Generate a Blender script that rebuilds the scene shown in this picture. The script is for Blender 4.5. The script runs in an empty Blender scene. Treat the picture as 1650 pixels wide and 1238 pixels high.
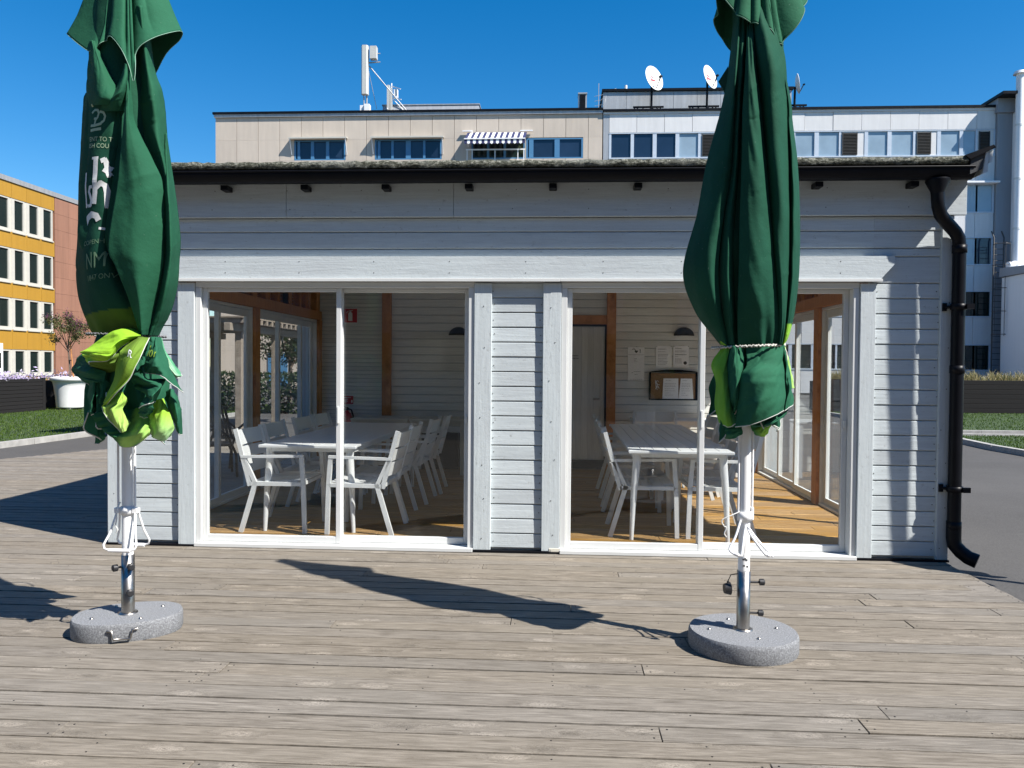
import bpy, bmesh, math, random
import numpy as np
from mathutils import Vector, Matrix
from mathutils.bvhtree import BVHTree
random.seed(7); RNG = np.random.RandomState(5)
R = math.radians
sc = bpy.context.scene
COL = sc.collection

# ------------------------------------------------------------------ camera, sky, sun, exposure
cd = bpy.data.cameras.new('camera'); cam = bpy.data.objects.new('camera', cd); COL.objects.link(cam)
cd.sensor_fit = 'HORIZONTAL'; cd.sensor_width = 36.0; cd.lens = 1240.0/1650.0*36.0
cd.clip_start = 0.05; cd.clip_end = 2000
YAW, PITCH, ROLL = R(3.3), R(-1.33), R(0.43)
_f = Vector((-math.sin(YAW)*math.cos(PITCH), math.cos(YAW)*math.cos(PITCH), math.sin(PITCH)))
_r = Vector((math.cos(YAW), math.sin(YAW), 0)); _u = _r.cross(_f)
_r2 = _r*math.cos(ROLL)+_u*math.sin(ROLL); _u2 = -_r*math.sin(ROLL)+_u*math.cos(ROLL)
cam.matrix_world = Matrix(((_r2.x,_u2.x,-_f.x,0),(_r2.y,_u2.y,-_f.y,-6.16),(_r2.z,_u2.z,-_f.z,1.5),(0,0,0,1)))
sc.camera = cam

SUN_EL = R(49.5); SUN_DIR = Vector((0.89*math.cos(SUN_EL), -0.455*math.cos(SUN_EL), math.sin(SUN_EL))).normalized()
w = bpy.data.worlds.new('World'); sc.world = w; w.use_nodes = True
nt = w.node_tree; nt.nodes.clear()
sky = nt.nodes.new('ShaderNodeTexSky'); sky.sky_type = 'NISHITA'; sky.sun_disc = False
sky.sun_elevation = SUN_EL; sky.sun_rotation = math.atan2(SUN_DIR.x, SUN_DIR.y)
sky.altitude = 50; sky.air_density = 1.0; sky.dust_density = 0.15; sky.ozone_density = 3.0
bg = nt.nodes.new('ShaderNodeBackground'); bg.inputs['Strength'].default_value = 0.082
wo = nt.nodes.new('ShaderNodeOutputWorld')
hs_ = nt.nodes.new('ShaderNodeHueSaturation'); hs_.inputs['Saturation'].default_value = 1.44
nt.links.new(sky.outputs[0], hs_.inputs['Color']); nt.links.new(hs_.outputs[0], bg.inputs[0]); nt.links.new(bg.outputs[0], wo.inputs[0])
sd = bpy.data.lights.new('sun', 'SUN'); sd.energy = 5.0; sd.angle = R(0.5); sd.color = (1.0, 0.955, 0.89)
so = bpy.data.objects.new('sun', sd); COL.objects.link(so)
so.rotation_euler = SUN_DIR.to_track_quat('Z', 'Y').to_euler(); so.location = (20, -10, 30)
sc.view_settings.view_transform = 'Standard'; sc.view_settings.look = 'None'
sc.view_settings.exposure = 0.95; sc.view_settings.gamma = 1.0
sc.cycles.max_bounces = 10; sc.cycles.transparent_max_bounces = 24; sc.cycles.diffuse_bounces = 5

# ------------------------------------------------------------------ materials
class NT:
    def __init__(s, name):
        s.m = bpy.data.materials.new(name); s.m.use_nodes = True; s.t = s.m.node_tree; s.t.nodes.clear()
        s.out = s.n('ShaderNodeOutputMaterial')
    def n(s, typ, ins=None, **kw):
        nd = s.t.nodes.new(typ)
        for k, v in kw.items(): setattr(nd, k, v)
        if ins:
            for k, v in ins.items():
                if hasattr(v, 'is_linked'): s.t.links.new(v, nd.inputs[k])
                elif v is not None: nd.inputs[k].default_value = v
        return nd
    def coord(s, scale=(1,1,1), kind='Object', rot=(0,0,0)):
        tc = s.n('ShaderNodeTexCoord')
        return s.n('ShaderNodeMapping', {'Vector': tc.outputs[kind], 'Scale': scale, 'Rotation': rot}).outputs[0]
    def noise(s, vec, scale, detail=4, rough=.55, dist=0):
        return s.n('ShaderNodeTexNoise', {'Vector': vec, 'Scale': scale, 'Detail': detail, 'Roughness': rough, 'Distortion': dist})
    def ramp(s, fac, stops, interp='LINEAR'):
        nd = s.n('ShaderNodeValToRGB', {'Fac': fac}); cr = nd.color_ramp; cr.interpolation = interp
        while len(cr.elements) < len(stops): cr.elements.new(.5)
        for e, (p, c) in zip(cr.elements, stops): e.position = p; e.color = (c[0], c[1], c[2], 1) if len(c) == 3 else c
        return nd.outputs[0]
    def mix(s, f, a, b, bt='MIX'):
        nd = s.n('ShaderNodeMix', data_type='RGBA', blend_type=bt)
        for k, v in ((0, f), (6, a), (7, b)):
            if hasattr(v, 'is_linked'): s.t.links.new(v, nd.inputs[k])
            else: nd.inputs[k].default_value = (v if k == 0 else (v[0], v[1], v[2], 1))
        return nd.outputs[2]
    def math(s, op, a, b=0.0, c=None):
        nd = s.n('ShaderNodeMath', operation=op)
        for i, v in enumerate((a, b, c)):
            if v is None: continue
            if hasattr(v, 'is_linked'): s.t.links.new(v, nd.inputs[i])
            else: nd.inputs[i].default_value = v
        return nd.outputs[0]
    def bump(s, h, strength=.3, dist=.01, normal=None):
        return s.n('ShaderNodeBump', {'Height': h, 'Strength': strength, 'Distance': dist, 'Normal': normal}).outputs[0]
    def pbr(s, col, rough=.6, metal=0., normal=None, spec=.5, **extra):
        p = s.n('ShaderNodeBsdfPrincipled')
        d = {'Base Color': col, 'Roughness': rough, 'Metallic': metal, 'Normal': normal, 'Specular IOR Level': spec}
        d.update(extra)
        for k, v in d.items():
            if v is None: continue
            if hasattr(v, 'is_linked'): s.t.links.new(v, p.inputs[k])
            elif k == 'Base Color': p.inputs[k].default_value = (v[0], v[1], v[2], 1)
            else: p.inputs[k].default_value = v
        return p.outputs[0]
    def done(s, sh): s.t.links.new(sh, s.out.inputs[0]); return s.m

def island(t): return t.n('ShaderNodeNewGeometry').outputs['Random Per Island']

def simple(name, col, rough=.5, metal=0., var=.08, nscale=6., bumpk=.0, spec=.5):
    t = NT(name); v = t.coord()
    n = t.noise(v, nscale, 5).outputs[0]
    c = t.ramp(n, [(.3, [x*(1-var) for x in col]), (.7, [min(1, x*(1+var)) for x in col])])
    nb = t.bump(t.noise(v, 60, 3).outputs[0], bumpk, .004) if bumpk else None
    rr = t.math('MULTIPLY_ADD', n, .2, rough-.1)
    return t.done(t.pbr(c, rr, metal, nb, spec))

def painted_boards(name, col, axis='X', rough=.62, dirt=.5, bumpk=.5):
    """rough sawn timber under thin grey paint, grain along one axis"""
    t = NT(name)
    sc_ = {'X': (1.2, 9, 22), 'Z': (22, 9, 1.2), 'Y': (22, 1.2, 22)}[axis]
    r = island(t)
    tc = t.n('ShaderNodeTexCoord')
    off = t.n('ShaderNodeVectorMath', {0: tc.outputs['Object'], 1: t.n('ShaderNodeCombineXYZ', {0: t.math('MULTIPLY', r, 31.), 1: t.math('MULTIPLY', r, 17.), 2: t.math('MULTIPLY', r, 23.)}).outputs[0]}, operation='ADD').outputs[0]
    v = t.n('ShaderNodeMapping', {'Vector': off, 'Scale': sc_}).outputs[0]
    g = t.noise(v, 2.2, 7, .65, .6).outputs[0]
    g2 = t.noise(v, 9., 4, .7).outputs[0]
    big = t.noise(off, 1.7, 4).outputs[0]
    pat = t.noise(off, 26., 5, .7).outputs[0]
    c0 = [x*.90 for x in col]; c1 = [min(1, x*1.06) for x in col]
    c = t.ramp(g, [(.30, c0), (.62, c1)])
    c = t.mix(t.math('MULTIPLY', t.ramp(big, [(.45, (0,0,0)), (.75, (1,1,1))]), .30*dirt), c, [col[0]*.78, col[1]*.73, col[2]*.75])
    wear = t.ramp(t.math('MULTIPLY', g2, pat), [(.12, (1,1,1)), (.17, (0,0,0))])
    c = t.mix(t.math('MULTIPLY', wear, .55*dirt), c, (.13, .115, .10))
    c = t.mix(1., c, t.n('ShaderNodeHueSaturation', {'Color': c, 'Value': t.math('MULTIPLY_ADD', r, .16, .92)}).outputs[0])
    h = t.math('ADD', t.math('MULTIPLY', g, .6), t.math('MULTIPLY', pat, .5))
    return t.done(t.pbr(c, rough, 0, t.bump(h, bumpk, .004), .35))

def deck_wood(name, cols, rough=.75, knots=1.0, groove=0, spec=.3):
    t = NT(name); r = island(t)
    tc = t.n('ShaderNodeTexCoord')
    off = t.n('ShaderNodeVectorMath', {0: tc.outputs['Object'], 1: t.n('ShaderNodeCombineXYZ', {0: t.math('MULTIPLY', r, 57.), 1: t.math('MULTIPLY', r, 29.), 2: 0.}).outputs[0]}, operation='ADD').outputs[0]
    st = t.n('ShaderNodeMapping', {'Vector': off, 'Scale': (1., 14., 1.)}).outputs[0]
    # knots: sparse cells, stretched along the grain
    kv = t.n('ShaderNodeMapping', {'Vector': off, 'Scale': (3.1, 9.5, 0.)}).outputs[0]
    vo = t.n('ShaderNodeTexVoronoi', {'Vector': kv, 'Scale': 1., 'Randomness': 1.}, voronoi_dimensions='2D')
    keep = t.math('GREATER_THAN', t.n('ShaderNodeSeparateColor', {0: vo.outputs['Color']}).outputs[0], .66)
    kd = t.math('ADD', vo.outputs['Distance'], t.math('MULTIPLY', t.math('SUBTRACT', t.noise(t.n('ShaderNodeMapping', {'Vector': off, 'Scale': (.45, 1.3, 1.)}).outputs[0], 70., 4, .65).outputs[0], .5), .42))
    near = t.math('MULTIPLY', keep, t.ramp(kd, [(.04, (1,1,1)), (.42, (0,0,0))]))
    # grain bends round the knots
    warp = t.n('ShaderNodeVectorMath', {0: st, 1: t.n('ShaderNodeCombineXYZ', {0: t.math('MULTIPLY', near, .5), 1: t.math('MULTIPLY', near, 1.1), 2: 0.}).outputs[0]}, operation='ADD').outputs[0]
    g = t.noise(warp, 4.6, 9, .68, .5).outputs[0]
    fine = t.noise(t.n('ShaderNodeMapping', {'Vector': warp, 'Scale': (1.5, 7., 1.)}).outputs[0], 5., 5, .7).outputs[0]
    big = t.noise(off, 1.1, 4).outputs[0]
    world = t.noise(tc.outputs['Object'], .55, 4).outputs[0]
    c = t.ramp(g, [(.28, cols[0]), (.5, cols[1]), (.74, cols[2])])
    c = t.mix(t.math('MULTIPLY', t.ramp(fine, [(.48, (0,0,0)), (.74, (1,1,1))]), .8), c, [x*.55 for x in cols[0]])
    lt = t.noise(t.n('ShaderNodeMapping', {'Vector': warp, 'Scale': (.8, 3.2, 1.)}).outputs[0], 6., 5, .7).outputs[0]
    c = t.mix(t.math('MULTIPLY', t.ramp(lt, [(.52, (0,0,0)), (.72, (1,1,1))]), .6), c, [min(1, x*1.28) for x in cols[2]])
    c = t.mix(t.math('MULTIPLY', t.ramp(big, [(.40, (0,0,0)), (.70, (1,1,1))]), .45), c, cols[3])
    ring = t.ramp(kd, [(.0, (.1,.1,.1)), (.04, (.9,.9,.9)), (.075, (.0,.0,.0)), (.10, (1,1,1)), (.135, (.25,.25,.25)), (.17, (.95,.95,.95)), (.24, (.5,.5,.5)), (.30, (.5,.5,.5))])
    dark = t.math('GREATER_THAN', t.n('ShaderNodeSeparateColor', {0: vo.outputs['Color']}).outputs[1], .62)
    kc = t.mix(dark, t.mix(ring, [x*.8 for x in cols[0]], [min(1, x*1.6) for x in cols[2]]), t.mix(ring, [x*.28 for x in cols[0]], cols[1]))
    km = t.math('MULTIPLY', keep, t.ramp(kd, [(.10, (1,1,1)), (.24, (0,0,0))]))
    c = t.mix(t.math('MULTIPLY', km, .62*knots), c, kc)
    hs = t.n('ShaderNodeHueSaturation', {'Color': c, 'Value': t.math('ADD', t.math('MULTIPLY_ADD', r, .13, .82), t.math('MULTIPLY', world, .24)), 'Saturation': t.math('MULTIPLY_ADD', t.math('FRACT', t.math('MULTIPLY', r, 7.3)), .35, .95)}).outputs[0]
    h = t.math('ADD', t.math('MULTIPLY', g, .7), t.math('MULTIPLY', fine, -.5))
    nb = t.bump(h, .45, .006)
    if groove:
        y = t.n('ShaderNodeSeparateXYZ', {0: tc.outputs['Object']}).outputs[1]
        s_ = t.math('SINE', t.math('MULTIPLY', y, 2*math.pi/groove))
        hs = t.mix(t.ramp(s_, [(.0, (1,1,1)), (.22, (0,0,0))]), hs, [x*.25 for x in cols[0]])
        nb = t.bump(s_, .6, .006, nb)
    return t.done(t.pbr(hs, rough, 0, nb, spec))

def glass_mat(name, tint=(.985, .992, .988), base=.030):
    t = NT(name)
    lw = t.n('ShaderNodeLayerWeight', {'Blend': .5})
    fac = t.math('MULTIPLY_ADD', t.math('POWER', lw.outputs['Facing'], 5.), .9, base)
    sm = t.noise(t.coord((1, 1, .6)), 3.2, 6, .62).outputs[0]
    film = t.math('MULTIPLY', t.ramp(sm, [(.52, (0,0,0)), (.8, (1,1,1))]), .022)
    tr = t.n('ShaderNodeBsdfTransparent', {'Color': (*tint, 1)})
    gl = t.n('ShaderNodeBsdfGlossy', {'Color': (.9, .95, 1, 1), 'Roughness': .015})
    df = t.n('ShaderNodeBsdfDiffuse', {'Color': (.55, .56, .56, 1)})
    m1 = t.n('ShaderNodeMixShader', {0: fac, 1: tr.outputs[0], 2: gl.outputs[0]})
    m2 = t.n('ShaderNodeMixShader', {0: film, 1: m1.outputs[0], 2: df.outputs[0]})
    return t.done(m2.outputs[0])

def window_glass(name, col, rough=.06):
    t = NT(name); r = island(t)
    n = t.noise(t.coord(), .9, 3).outputs[0]
    c = t.mix(t.math('MULTIPLY', n, .7), [x*.6 for x in col], [min(1, x*1.3) for x in col])
    c = t.n('ShaderNodeHueSaturation', {'Color': c, 'Value': t.math('MULTIPLY_ADD', r, .7, .65)}).outputs[0]
    return t.done(t.pbr(c, rough, 0, t.bump(t.noise(t.coord(), 1.3, 2).outputs[0], .05, .02), .6))

def fabric(name):
    t = NT(name)
    a = t.n('ShaderNodeVertexColor', layer_name='print').outputs[0]
    v = t.coord()
    n = t.noise(v, 5., 5, .6).outputs[0]
    c = t.mix(1., a, t.n('ShaderNodeHueSaturation', {'Color': a, 'Value': t.math('MULTIPLY_ADD', n, .6, .7)}).outputs[0])
    spot = t.ramp(t.noise(v, 90., 2).outputs[0], [(.72, (0,0,0)), (.78, (1,1,1))])
    c = t.mix(t.math('MULTIPLY', spot, .2), c, (.4, .42, .38))
    wv = t.noise(t.coord((300, 300, 300)), 2., 2).outputs[0]
    h = t.math('ADD', t.math('MULTIPLY', t.noise(v, 14., 4, .6).outputs[0], 1.), t.math('MULTIPLY', wv, .02))
    nb = t.bump(h, .22, .02)
    p = t.pbr(c, .82, 0, nb, .14)
    tl = t.n('ShaderNodeBsdfTranslucent', {'Color': c, 'Normal': nb})
    return t.done(t.n('ShaderNodeMixShader', {0: .13, 1: p, 2: tl.outputs[0]}).outputs[0])

def granite(name):
    t = NT(name); v = t.coord()
    a = t.noise(v, 130., 3, .7).outputs[0]; b = t.noise(v, 14., 4).outputs[0]
    c = t.ramp(a, [(.34, (.085,.088,.094)), (.5, (.17,.176,.186)), (.66, (.32,.328,.34))])
    c = t.mix(t.math('MULTIPLY', b, .5), c, (.21, .216, .226))
    return t.done(t.pbr(c, .7, 0, t.bump(a, .35, .003), .4))

def asphalt_mat(name, col=(.10, .098, .095)):
    t = NT(name); v = t.coord()
    a = t.noise(v, 90., 3, .7).outputs[0]; b = t.noise(v, .35, 5, .6).outputs[0]
    crk = t.noise(t.coord((.25, 2.5, 1)), 1.4, 6, .7, 1.5).outputs[0]
    c = t.ramp(a, [(.3, [x*.6 for x in col]), (.7, [x*1.35 for x in col])])
    c = t.mix(t.math('MULTIPLY', t.ramp(b, [(.4, (0,0,0)), (.7, (1,1,1))]), .5), c, [x*1.5 for x in col])
    c = t.mix(t.math('MULTIPLY', t.ramp(crk, [(.60, (0,0,0)), (.68, (1,1,1)), (.72, (0,0,0))]), .3), c, [x*2.0 for x in col])
    return t.done(t.pbr(c, .85, 0, t.bump(a, .4, .006), .3))

def panel_mat(name, col, rough=.45, metal=0., streak=.25, seam=None):
    t = NT(name); r = island(t)
    v = t.coord((3, 3, .25)); n = t.noise(v, 1.6, 6, .6).outputs[0]
    b = t.noise(t.coord(), .5, 3).outputs[0]
    c = t.ramp(n, [(.3, [x*(1-streak) for x in col]), (.7, col)])
    c = t.n('ShaderNodeHueSaturation', {'Color': c, 'Value': t.math('ADD', t.math('MULTIPLY_ADD', r, .10, .90), t.math('MULTIPLY', b, .10))}).outputs[0]
    nb = t.bump(t.noise(t.coord(), 1.1, 3).outputs[0], .25, .04)
    return t.done(t.pbr(c, rough, metal, nb, .5))

def leaf_mat(name, cols, tr=.3):
    t = NT(name); r = island(t)
    c = t.ramp(r, [(i/(len(cols)-1), c) for i, c in enumerate(cols)])
    p = t.pbr(c, .5, 0, None, .3)
    tl = t.n('ShaderNodeBsdfTranslucent', {'Color': c})
    return t.done(t.n('ShaderNodeMixShader', {0: tr, 1: p, 2: tl.outputs[0]}).outputs[0])

def moss_mat(name):
    t = NT(name); v = t.coord((1, 1, 1.6))
    a = t.noise(v, 38., 5, .75).outputs[0]; b = t.noise(v, 3., 4).outputs[0]; c2 = t.noise(v, 90, 3).outputs[0]
    c = t.ramp(a, [(.40, (.025,.026,.02)), (.52, (.12,.125,.10)), (.62, (.36,.36,.31))])
    c = t.mix(t.math('MULTIPLY', t.ramp(b, [(.5, (0,0,0)), (.7, (1,1,1))]), .6), c, (.30, .31, .29))
    c = t.mix(t.math('MULTIPLY', c2, .4), c, (.06, .065, .04))
    return t.done(t.pbr(c, .9, 0, t.bump(a, 1., .02), .2))

M = {}
M['deck'] = deck_wood('weathered_decking', [(.078,.066,.053), (.180,.160,.134), (.300,.270,.232), (.180,.164,.139)], knots=.9)
M['floor'] = deck_wood('brown_oiled_decking', [(.31,.17,.07), (.58,.36,.16), (.74,.51,.27), (.62,.40,.19)], .6, .6, groove=.0233, spec=.3)
M['clad'] = painted_boards('grey_painted_cladding', (.485, .53, .545), 'X', .66, 1.0, .8)
M['vert'] = painted_boards('grey_painted_upright_boards', (.505, .55, .562), 'Z', .66, .9, .8)
M['inner'] = painted_boards('pale_grey_interior_cladding', (.78, .785, .75), 'X', .6, .15, .3)
M['door_in'] = painted_boards('grey_interior_door_boards', (.70, .70, .68), 'Z', .55, .2, .2)
M['timber'] = deck_wood('raw_pine_timber', [(.38,.165,.06), (.52,.245,.095), (.60,.32,.15), (.48,.21,.08)], .65, .9, spec=.25)
M['lath'] = deck_wood('dark_raw_lath', [(.20,.10,.05), (.33,.17,.085), (.44,.24,.13), (.26,.14,.07)], .7, .3)
M['alu'] = simple('white_coated_aluminium', (.62, .63, .62), .38, 0, .03, 3, .03)
M['alu_grey'] = simple('worn_white_frame', (.66, .67, .65), .42, 0, .06, 5, .04)
M['chair'] = simple('white_powder_coat', (.70, .715, .72), .42, 0, .03, 4, .05)
M['cream'] = simple('cream_painted_wood', (.52, .50, .43), .55, 0, .06, 8, .1)
M['black'] = simple('black_coated_steel', (.005, .0055, .008), .42, 0, .2, 5, .05, .15)
M['blackmat'] = simple('black_plastic', (.02, .02, .022), .5, 0, .2, 8, .1)
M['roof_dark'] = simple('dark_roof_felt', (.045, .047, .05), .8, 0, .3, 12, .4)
M['moss'] = moss_mat('mossy_roof_edge')
M['glass'] = glass_mat('door_glass')
M['fabric'] = fabric('parasol_canvas')
M['white'] = simple('white_paint', (.80, .80, .80), .4, 0, .03, 6, .04)
M['piping'] = simple('pale_grey_piping', (.50, .52, .48), .6, 0, .1, 30)
M['dark_piping'] = simple('green_piping', (.03,.12,.07), .6)
M['cap_piping'] = simple('pale_green_piping', (.20,.36,.27), .6)
M['dark_cord'] = simple('grey_cord', (.16,.16,.17), .7, 0, .3, 60)
M['rope'] = simple('old_rope', (.50, .48, .43), .85, 0, .35, 90, .5)
M['steel'] = simple('brushed_stainless_steel', (.36, .34, .315), .34, 1., .12, 20, .05)
M['granite'] = granite('grey_granite')
M['lamp'] = simple('charcoal_lamp_metal', (.03, .032, .035), .5, 0, .1, 8)
M['red'] = simple('safety_red', (.48, .012, .03), .45, 0, .05, 8)
M['paper'] = simple('white_paper', (.93, .93, .92), .7, 0, .03, 6)
M['ink'] = simple('printed_ink', (.06, .06, .065), .7)
M['cork'] = simple('cork_board', (.33, .19, .09), .85, 0, .25, 60, .3)
M['plywood'] = simple('ceiling_boards', (.86, .83, .77), .7, 0, .2, 6, .2)
M['asphalt'] = asphalt_mat('grey_asphalt', (.068, .065, .062))
M['kerb'] = simple('concrete_kerb', (.33, .32, .30), .85, 0, .2, 7, .4)
M['lawn'] = simple('lawn_soil_green', (.028, .052, .012), .9, 0, .4, 9, .5)
M['blade'] = leaf_mat('grass_blades', [(.038,.085,.006), (.070,.128,.013), (.10,.155,.022)], .35)
M['planter'] = painted_boards('black_brown_stained_timber', (.009, .008, .008), 'X', .85, .04, .6)
M['pot'] = simple('white_glazed_pot', (.74, .74, .72), .45, 0, .04, 5, .08)
M['leaf'] = leaf_mat('tree_leaves', [(.05,.075,.02), (.09,.115,.03), (.13,.14,.05), (.16,.11,.07)])
M['lilac'] = leaf_mat('purple_blossom', [(.10,.03,.07), (.16,.05,.11), (.22,.09,.15)])
M['lavender'] = leaf_mat('lilac_flowers', [(.40,.32,.55), (.55,.46,.68), (.65,.60,.72), (.10,.14,.05)])
M['bark'] = simple('bark', (.16, .12, .09), .9, 0, .3, 20, .6)
M['dry'] = leaf_mat('ornamental_grass', [(.16,.15,.05), (.30,.25,.11), (.40,.33,.17), (.12,.15,.04)], .3)
M['hedge'] = leaf_mat('hedge_leaves', [(.012,.024,.007), (.025,.045,.012), (.045,.065,.018)], .25)
M['beige'] = panel_mat('beige_facade_panels', (.54, .465, .385), .7, 0, .10)
M['metal_panel'] = panel_mat('pale_metal_panels', (.66, .655, .645), .6, 0., .10)
M['metal_dull'] = panel_mat('dull_zinc_sheet', (.42, .43, .44), .5, .4, .25)
M['white_wall'] = panel_mat('white_render', (.80, .81, .82), .8, 0, .05)
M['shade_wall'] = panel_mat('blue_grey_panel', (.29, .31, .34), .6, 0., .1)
M['yellow'] = panel_mat('ochre_panels', (.38, .205, .022), .6, 0, .12)
M['terracotta'] = panel_mat('terracotta_tiles', (.29, .145, .095), .75, 0, .2)
M['blue_frame'] = simple('blue_window_frame', (.07, .20, .36), .4, 0, .06, 4)
M['pale_frame'] = simple('pale_blue_mullion', (.50, .56, .63), .4, 0, .04, 4)
M['cream_frame'] = simple('cream_window_frame', (.48, .465, .41), .5, 0, .04, 4)
M['win_blue'] = window_glass('blue_window_pane', (.015, .03, .06))
M['win_dark'] = window_glass('dark_green_pane', (.012, .022, .02))
M['win_pale'] = window_glass('pale_blind_pane', (.30, .40, .48), .15)
M['louvre'] = simple('dark_louvre', (.05, .048, .045), .5, 0, .1, 4)
M['blue_stripe'] = simple('navy_awning_cloth', (.02, .025, .09), .8, 0, .1, 6)
M['white_stripe'] = simple('white_awning_cloth', (.80, .80, .78), .8, 0, .03, 6)
M['antenna'] = simple('pale_grey_antenna', (.50, .50, .47), .5, 0, .04, 3)
M['dish'] = simple('white_dish', (.78, .79, .77), .4, 0, .03, 3)
M['redmark'] = simple('red_print', (.55, .05, .08), .5)
M['sign_white'] = simple('white_print', (.8, .8, .8), .5, 0, .02)
M['silver_print'] = simple('silver_white_lettering', (.62, .63, .62), .6, 0, .12, 30, .1)
M['pale_print'] = simple('pale_green_lettering', (.36, .47, .30), .65, 0, .1, 20)
M['lime_print'] = simple('lime_lettering', (.35, .55, .06), .65, 0, .1, 20)
M['dim_print'] = simple('faded_green_lettering', (.13, .23, .13), .65, 0, .15, 20)
M['weathered'] = deck_wood('grey_pergola_timber', [(.16,.13,.10), (.24,.20,.16), (.32,.28,.23), (.22,.19,.16)], .8, .4)

# ------------------------------------------------------------------ mesh helpers
def abs_loc(o):
    v = Vector((0, 0, 0))
    while o is not None: v += o.location; o = o.parent
    return v

class MB:
    """collects simple shapes, then links them as ONE mesh object"""
    def __init__(s): s.v = []; s.f = []; s.smooth = []; s.mi = []
    def add(s, vs, fs, smooth=False, mi=0):
        o = len(s.v); s.v.extend([tuple(p) for p in vs]); s.f.extend([tuple(i+o for i in f) for f in fs])
        s.smooth.extend([smooth]*len(fs)); s.mi.extend([mi]*len(fs)); return s
    def box(s, x0, x1, y0, y1, z0, z1, mi=0, b=0.0):
        if b > 0:
            return s.cham(x0, x1, y0, y1, z0, z1, b, mi)
        vs = [(x0,y0,z0),(x1,y0,z0),(x1,y1,z0),(x0,y1,z0),(x0,y0,z1),(x1,y0,z1),(x1,y1,z1),(x0,y1,z1)]
        return s.add(vs, [(0,3,2,1),(4,5,6,7),(0,1,5,4),(1,2,6,5),(2,3,7,6),(3,0,4,7)], False, mi)
    def cham(s, x0, x1, y0, y1, z0, z1, b, mi=0):
        bm = bmesh.new(); bmesh.ops.create_cube(bm, size=1)
        for v in bm.verts: v.co = Vector(((x0+x1)/2+v.co.x*(x1-x0), (y0+y1)/2+v.co.y*(y1-y0), (z0+z1)/2+v.co.z*(z1-z0)))
        b = min(b, .45*min(abs(x1-x0), abs(y1-y0), abs(z1-z0)))
        bmesh.ops.bevel(bm, geom=list(bm.edges), offset=b, segments=1, affect='EDGES')
        bm.verts.index_update()
        s.add([v.co[:] for v in bm.verts], [tuple(v.index for v in f.verts) for f in bm.faces], False, mi); bm.free(); return s
    def obox(s, p, q, wx, wy, up=(0,0,1), mi=0):
        """bar of rectangular section from p to q (wx across, wy along up)"""
        p = Vector(p); q = Vector(q); d = (q-p).normalized(); u = Vector(up)
        if abs(d.dot(u)) > .98: u = Vector((0, 1, 0))
        a = d.cross(u).normalized(); u = a.cross(d).normalized(); vs = []
        for c in (p, q):
            for sx, sy in ((-1,-1),(1,-1),(1,1),(-1,1)): vs.append(c+a*sx*wx/2+u*sy*wy/2)
        return s.add(vs, [(0,1,2,3),(7,6,5,4),(0,4,5,1),(1,5,6,2),(2,6,7,3),(3,7,4,0)], False, mi)
    def tube(s, pts, r, n=10, caps=True, mi=0):
        pts = [Vector(p) for p in pts]; k = len(pts); rs = r if isinstance(r, (list, tuple)) else [r]*k
        rings = []; ref = None
        for i, p in enumerate(pts):
            d = ((pts[min(i+1,k-1)]-p).normalized()+(p-pts[max(i-1,0)]).normalized()).normalized()
            if ref is None: ref = Vector((0,0,1)) if abs(d.z) < .9 else Vector((1,0,0))
            a = d.cross(ref).normalized(); b = a.cross(d).normalized(); ref = b
            rings.append([p+(a*math.cos(2*math.pi*j/n)+b*math.sin(2*math.pi*j/n))*rs[i] for j in range(n)])
        vs = [v for ring in rings for v in ring]; fs = []
        for i in range(k-1):
            for j in range(n): fs.append((i*n+j, i*n+(j+1)%n, (i+1)*n+(j+1)%n, (i+1)*n+j))
        s.add(vs, fs, True, mi)
        if caps:
            s.add(rings[0], [tuple(range(n))[::-1]], False, mi); s.add(rings[-1], [tuple(range(n))], False, mi)
        return s
    def lathe(s, prof, n=32, cx=0, cy=0, mi=0, sx=1, sy=1):
        vs = []; fs = []
        for (r, z) in prof:
            for j in range(n): vs.append((cx+sx*r*math.cos(2*math.pi*j/n), cy+sy*r*math.sin(2*math.pi*j/n), z))
        for i in range(len(prof)-1):
            for j in range(n): fs.append((i*n+j, i*n+(j+1)%n, (i+1)*n+(j+1)%n, (i+1)*n+j))
        return s.add(vs, fs, True, mi)
    def prism(s, poly, axis, a, b, mi=0):
        """2-D polygon pushed along an axis: axis 'x' poly=(y,z), 'y' poly=(x,z), 'z' poly=(x,y)"""
        mk = {'x': lambda p, t: (t, p[0], p[1]), 'y': lambda p, t: (p[0], t, p[1]), 'z': lambda p, t: (p[0], p[1], t)}[axis]
        n = len(poly); vs = [mk(p, a) for p in poly]+[mk(p, b) for p in poly]
        fs = [tuple(range(n))[::-1], tuple(range(n, 2*n))]+[(i, (i+1)%n, n+(i+1)%n, n+i) for i in range(n)]
        return s.add(vs, fs, False, mi)
    def build(s, name, mat, parent=None, world=False, loc=None, recalc=True):
        me = bpy.data.meshes.new(name); vs = s.v
        sub = Vector((0,0,0))
        if world and parent is not None: sub = abs_loc(parent)
        if loc is not None: sub = sub+Vector(loc)
        if sub.length: vs = [(v[0]-sub.x, v[1]-sub.y, v[2]-sub.z) for v in vs]
        me.from_pydata(vs, [], s.f)
        for m in (mat if isinstance(mat, (list, tuple)) else [mat]): me.materials.append(m)
        me.polygons.foreach_set('use_smooth', s.smooth); me.polygons.foreach_set('material_index', s.mi)
        me.validate()
        if recalc:
            bm = bmesh.new(); bm.from_mesh(me); bmesh.ops.recalc_face_normals(bm, faces=bm.faces); bm.to_mesh(me); bm.free()
        me.update()
        o = bpy.data.objects.new(name, me); COL.objects.link(o)
        if parent is not None: o.parent = parent
        if loc is not None: o.location = Vector(loc)
        return o

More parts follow.
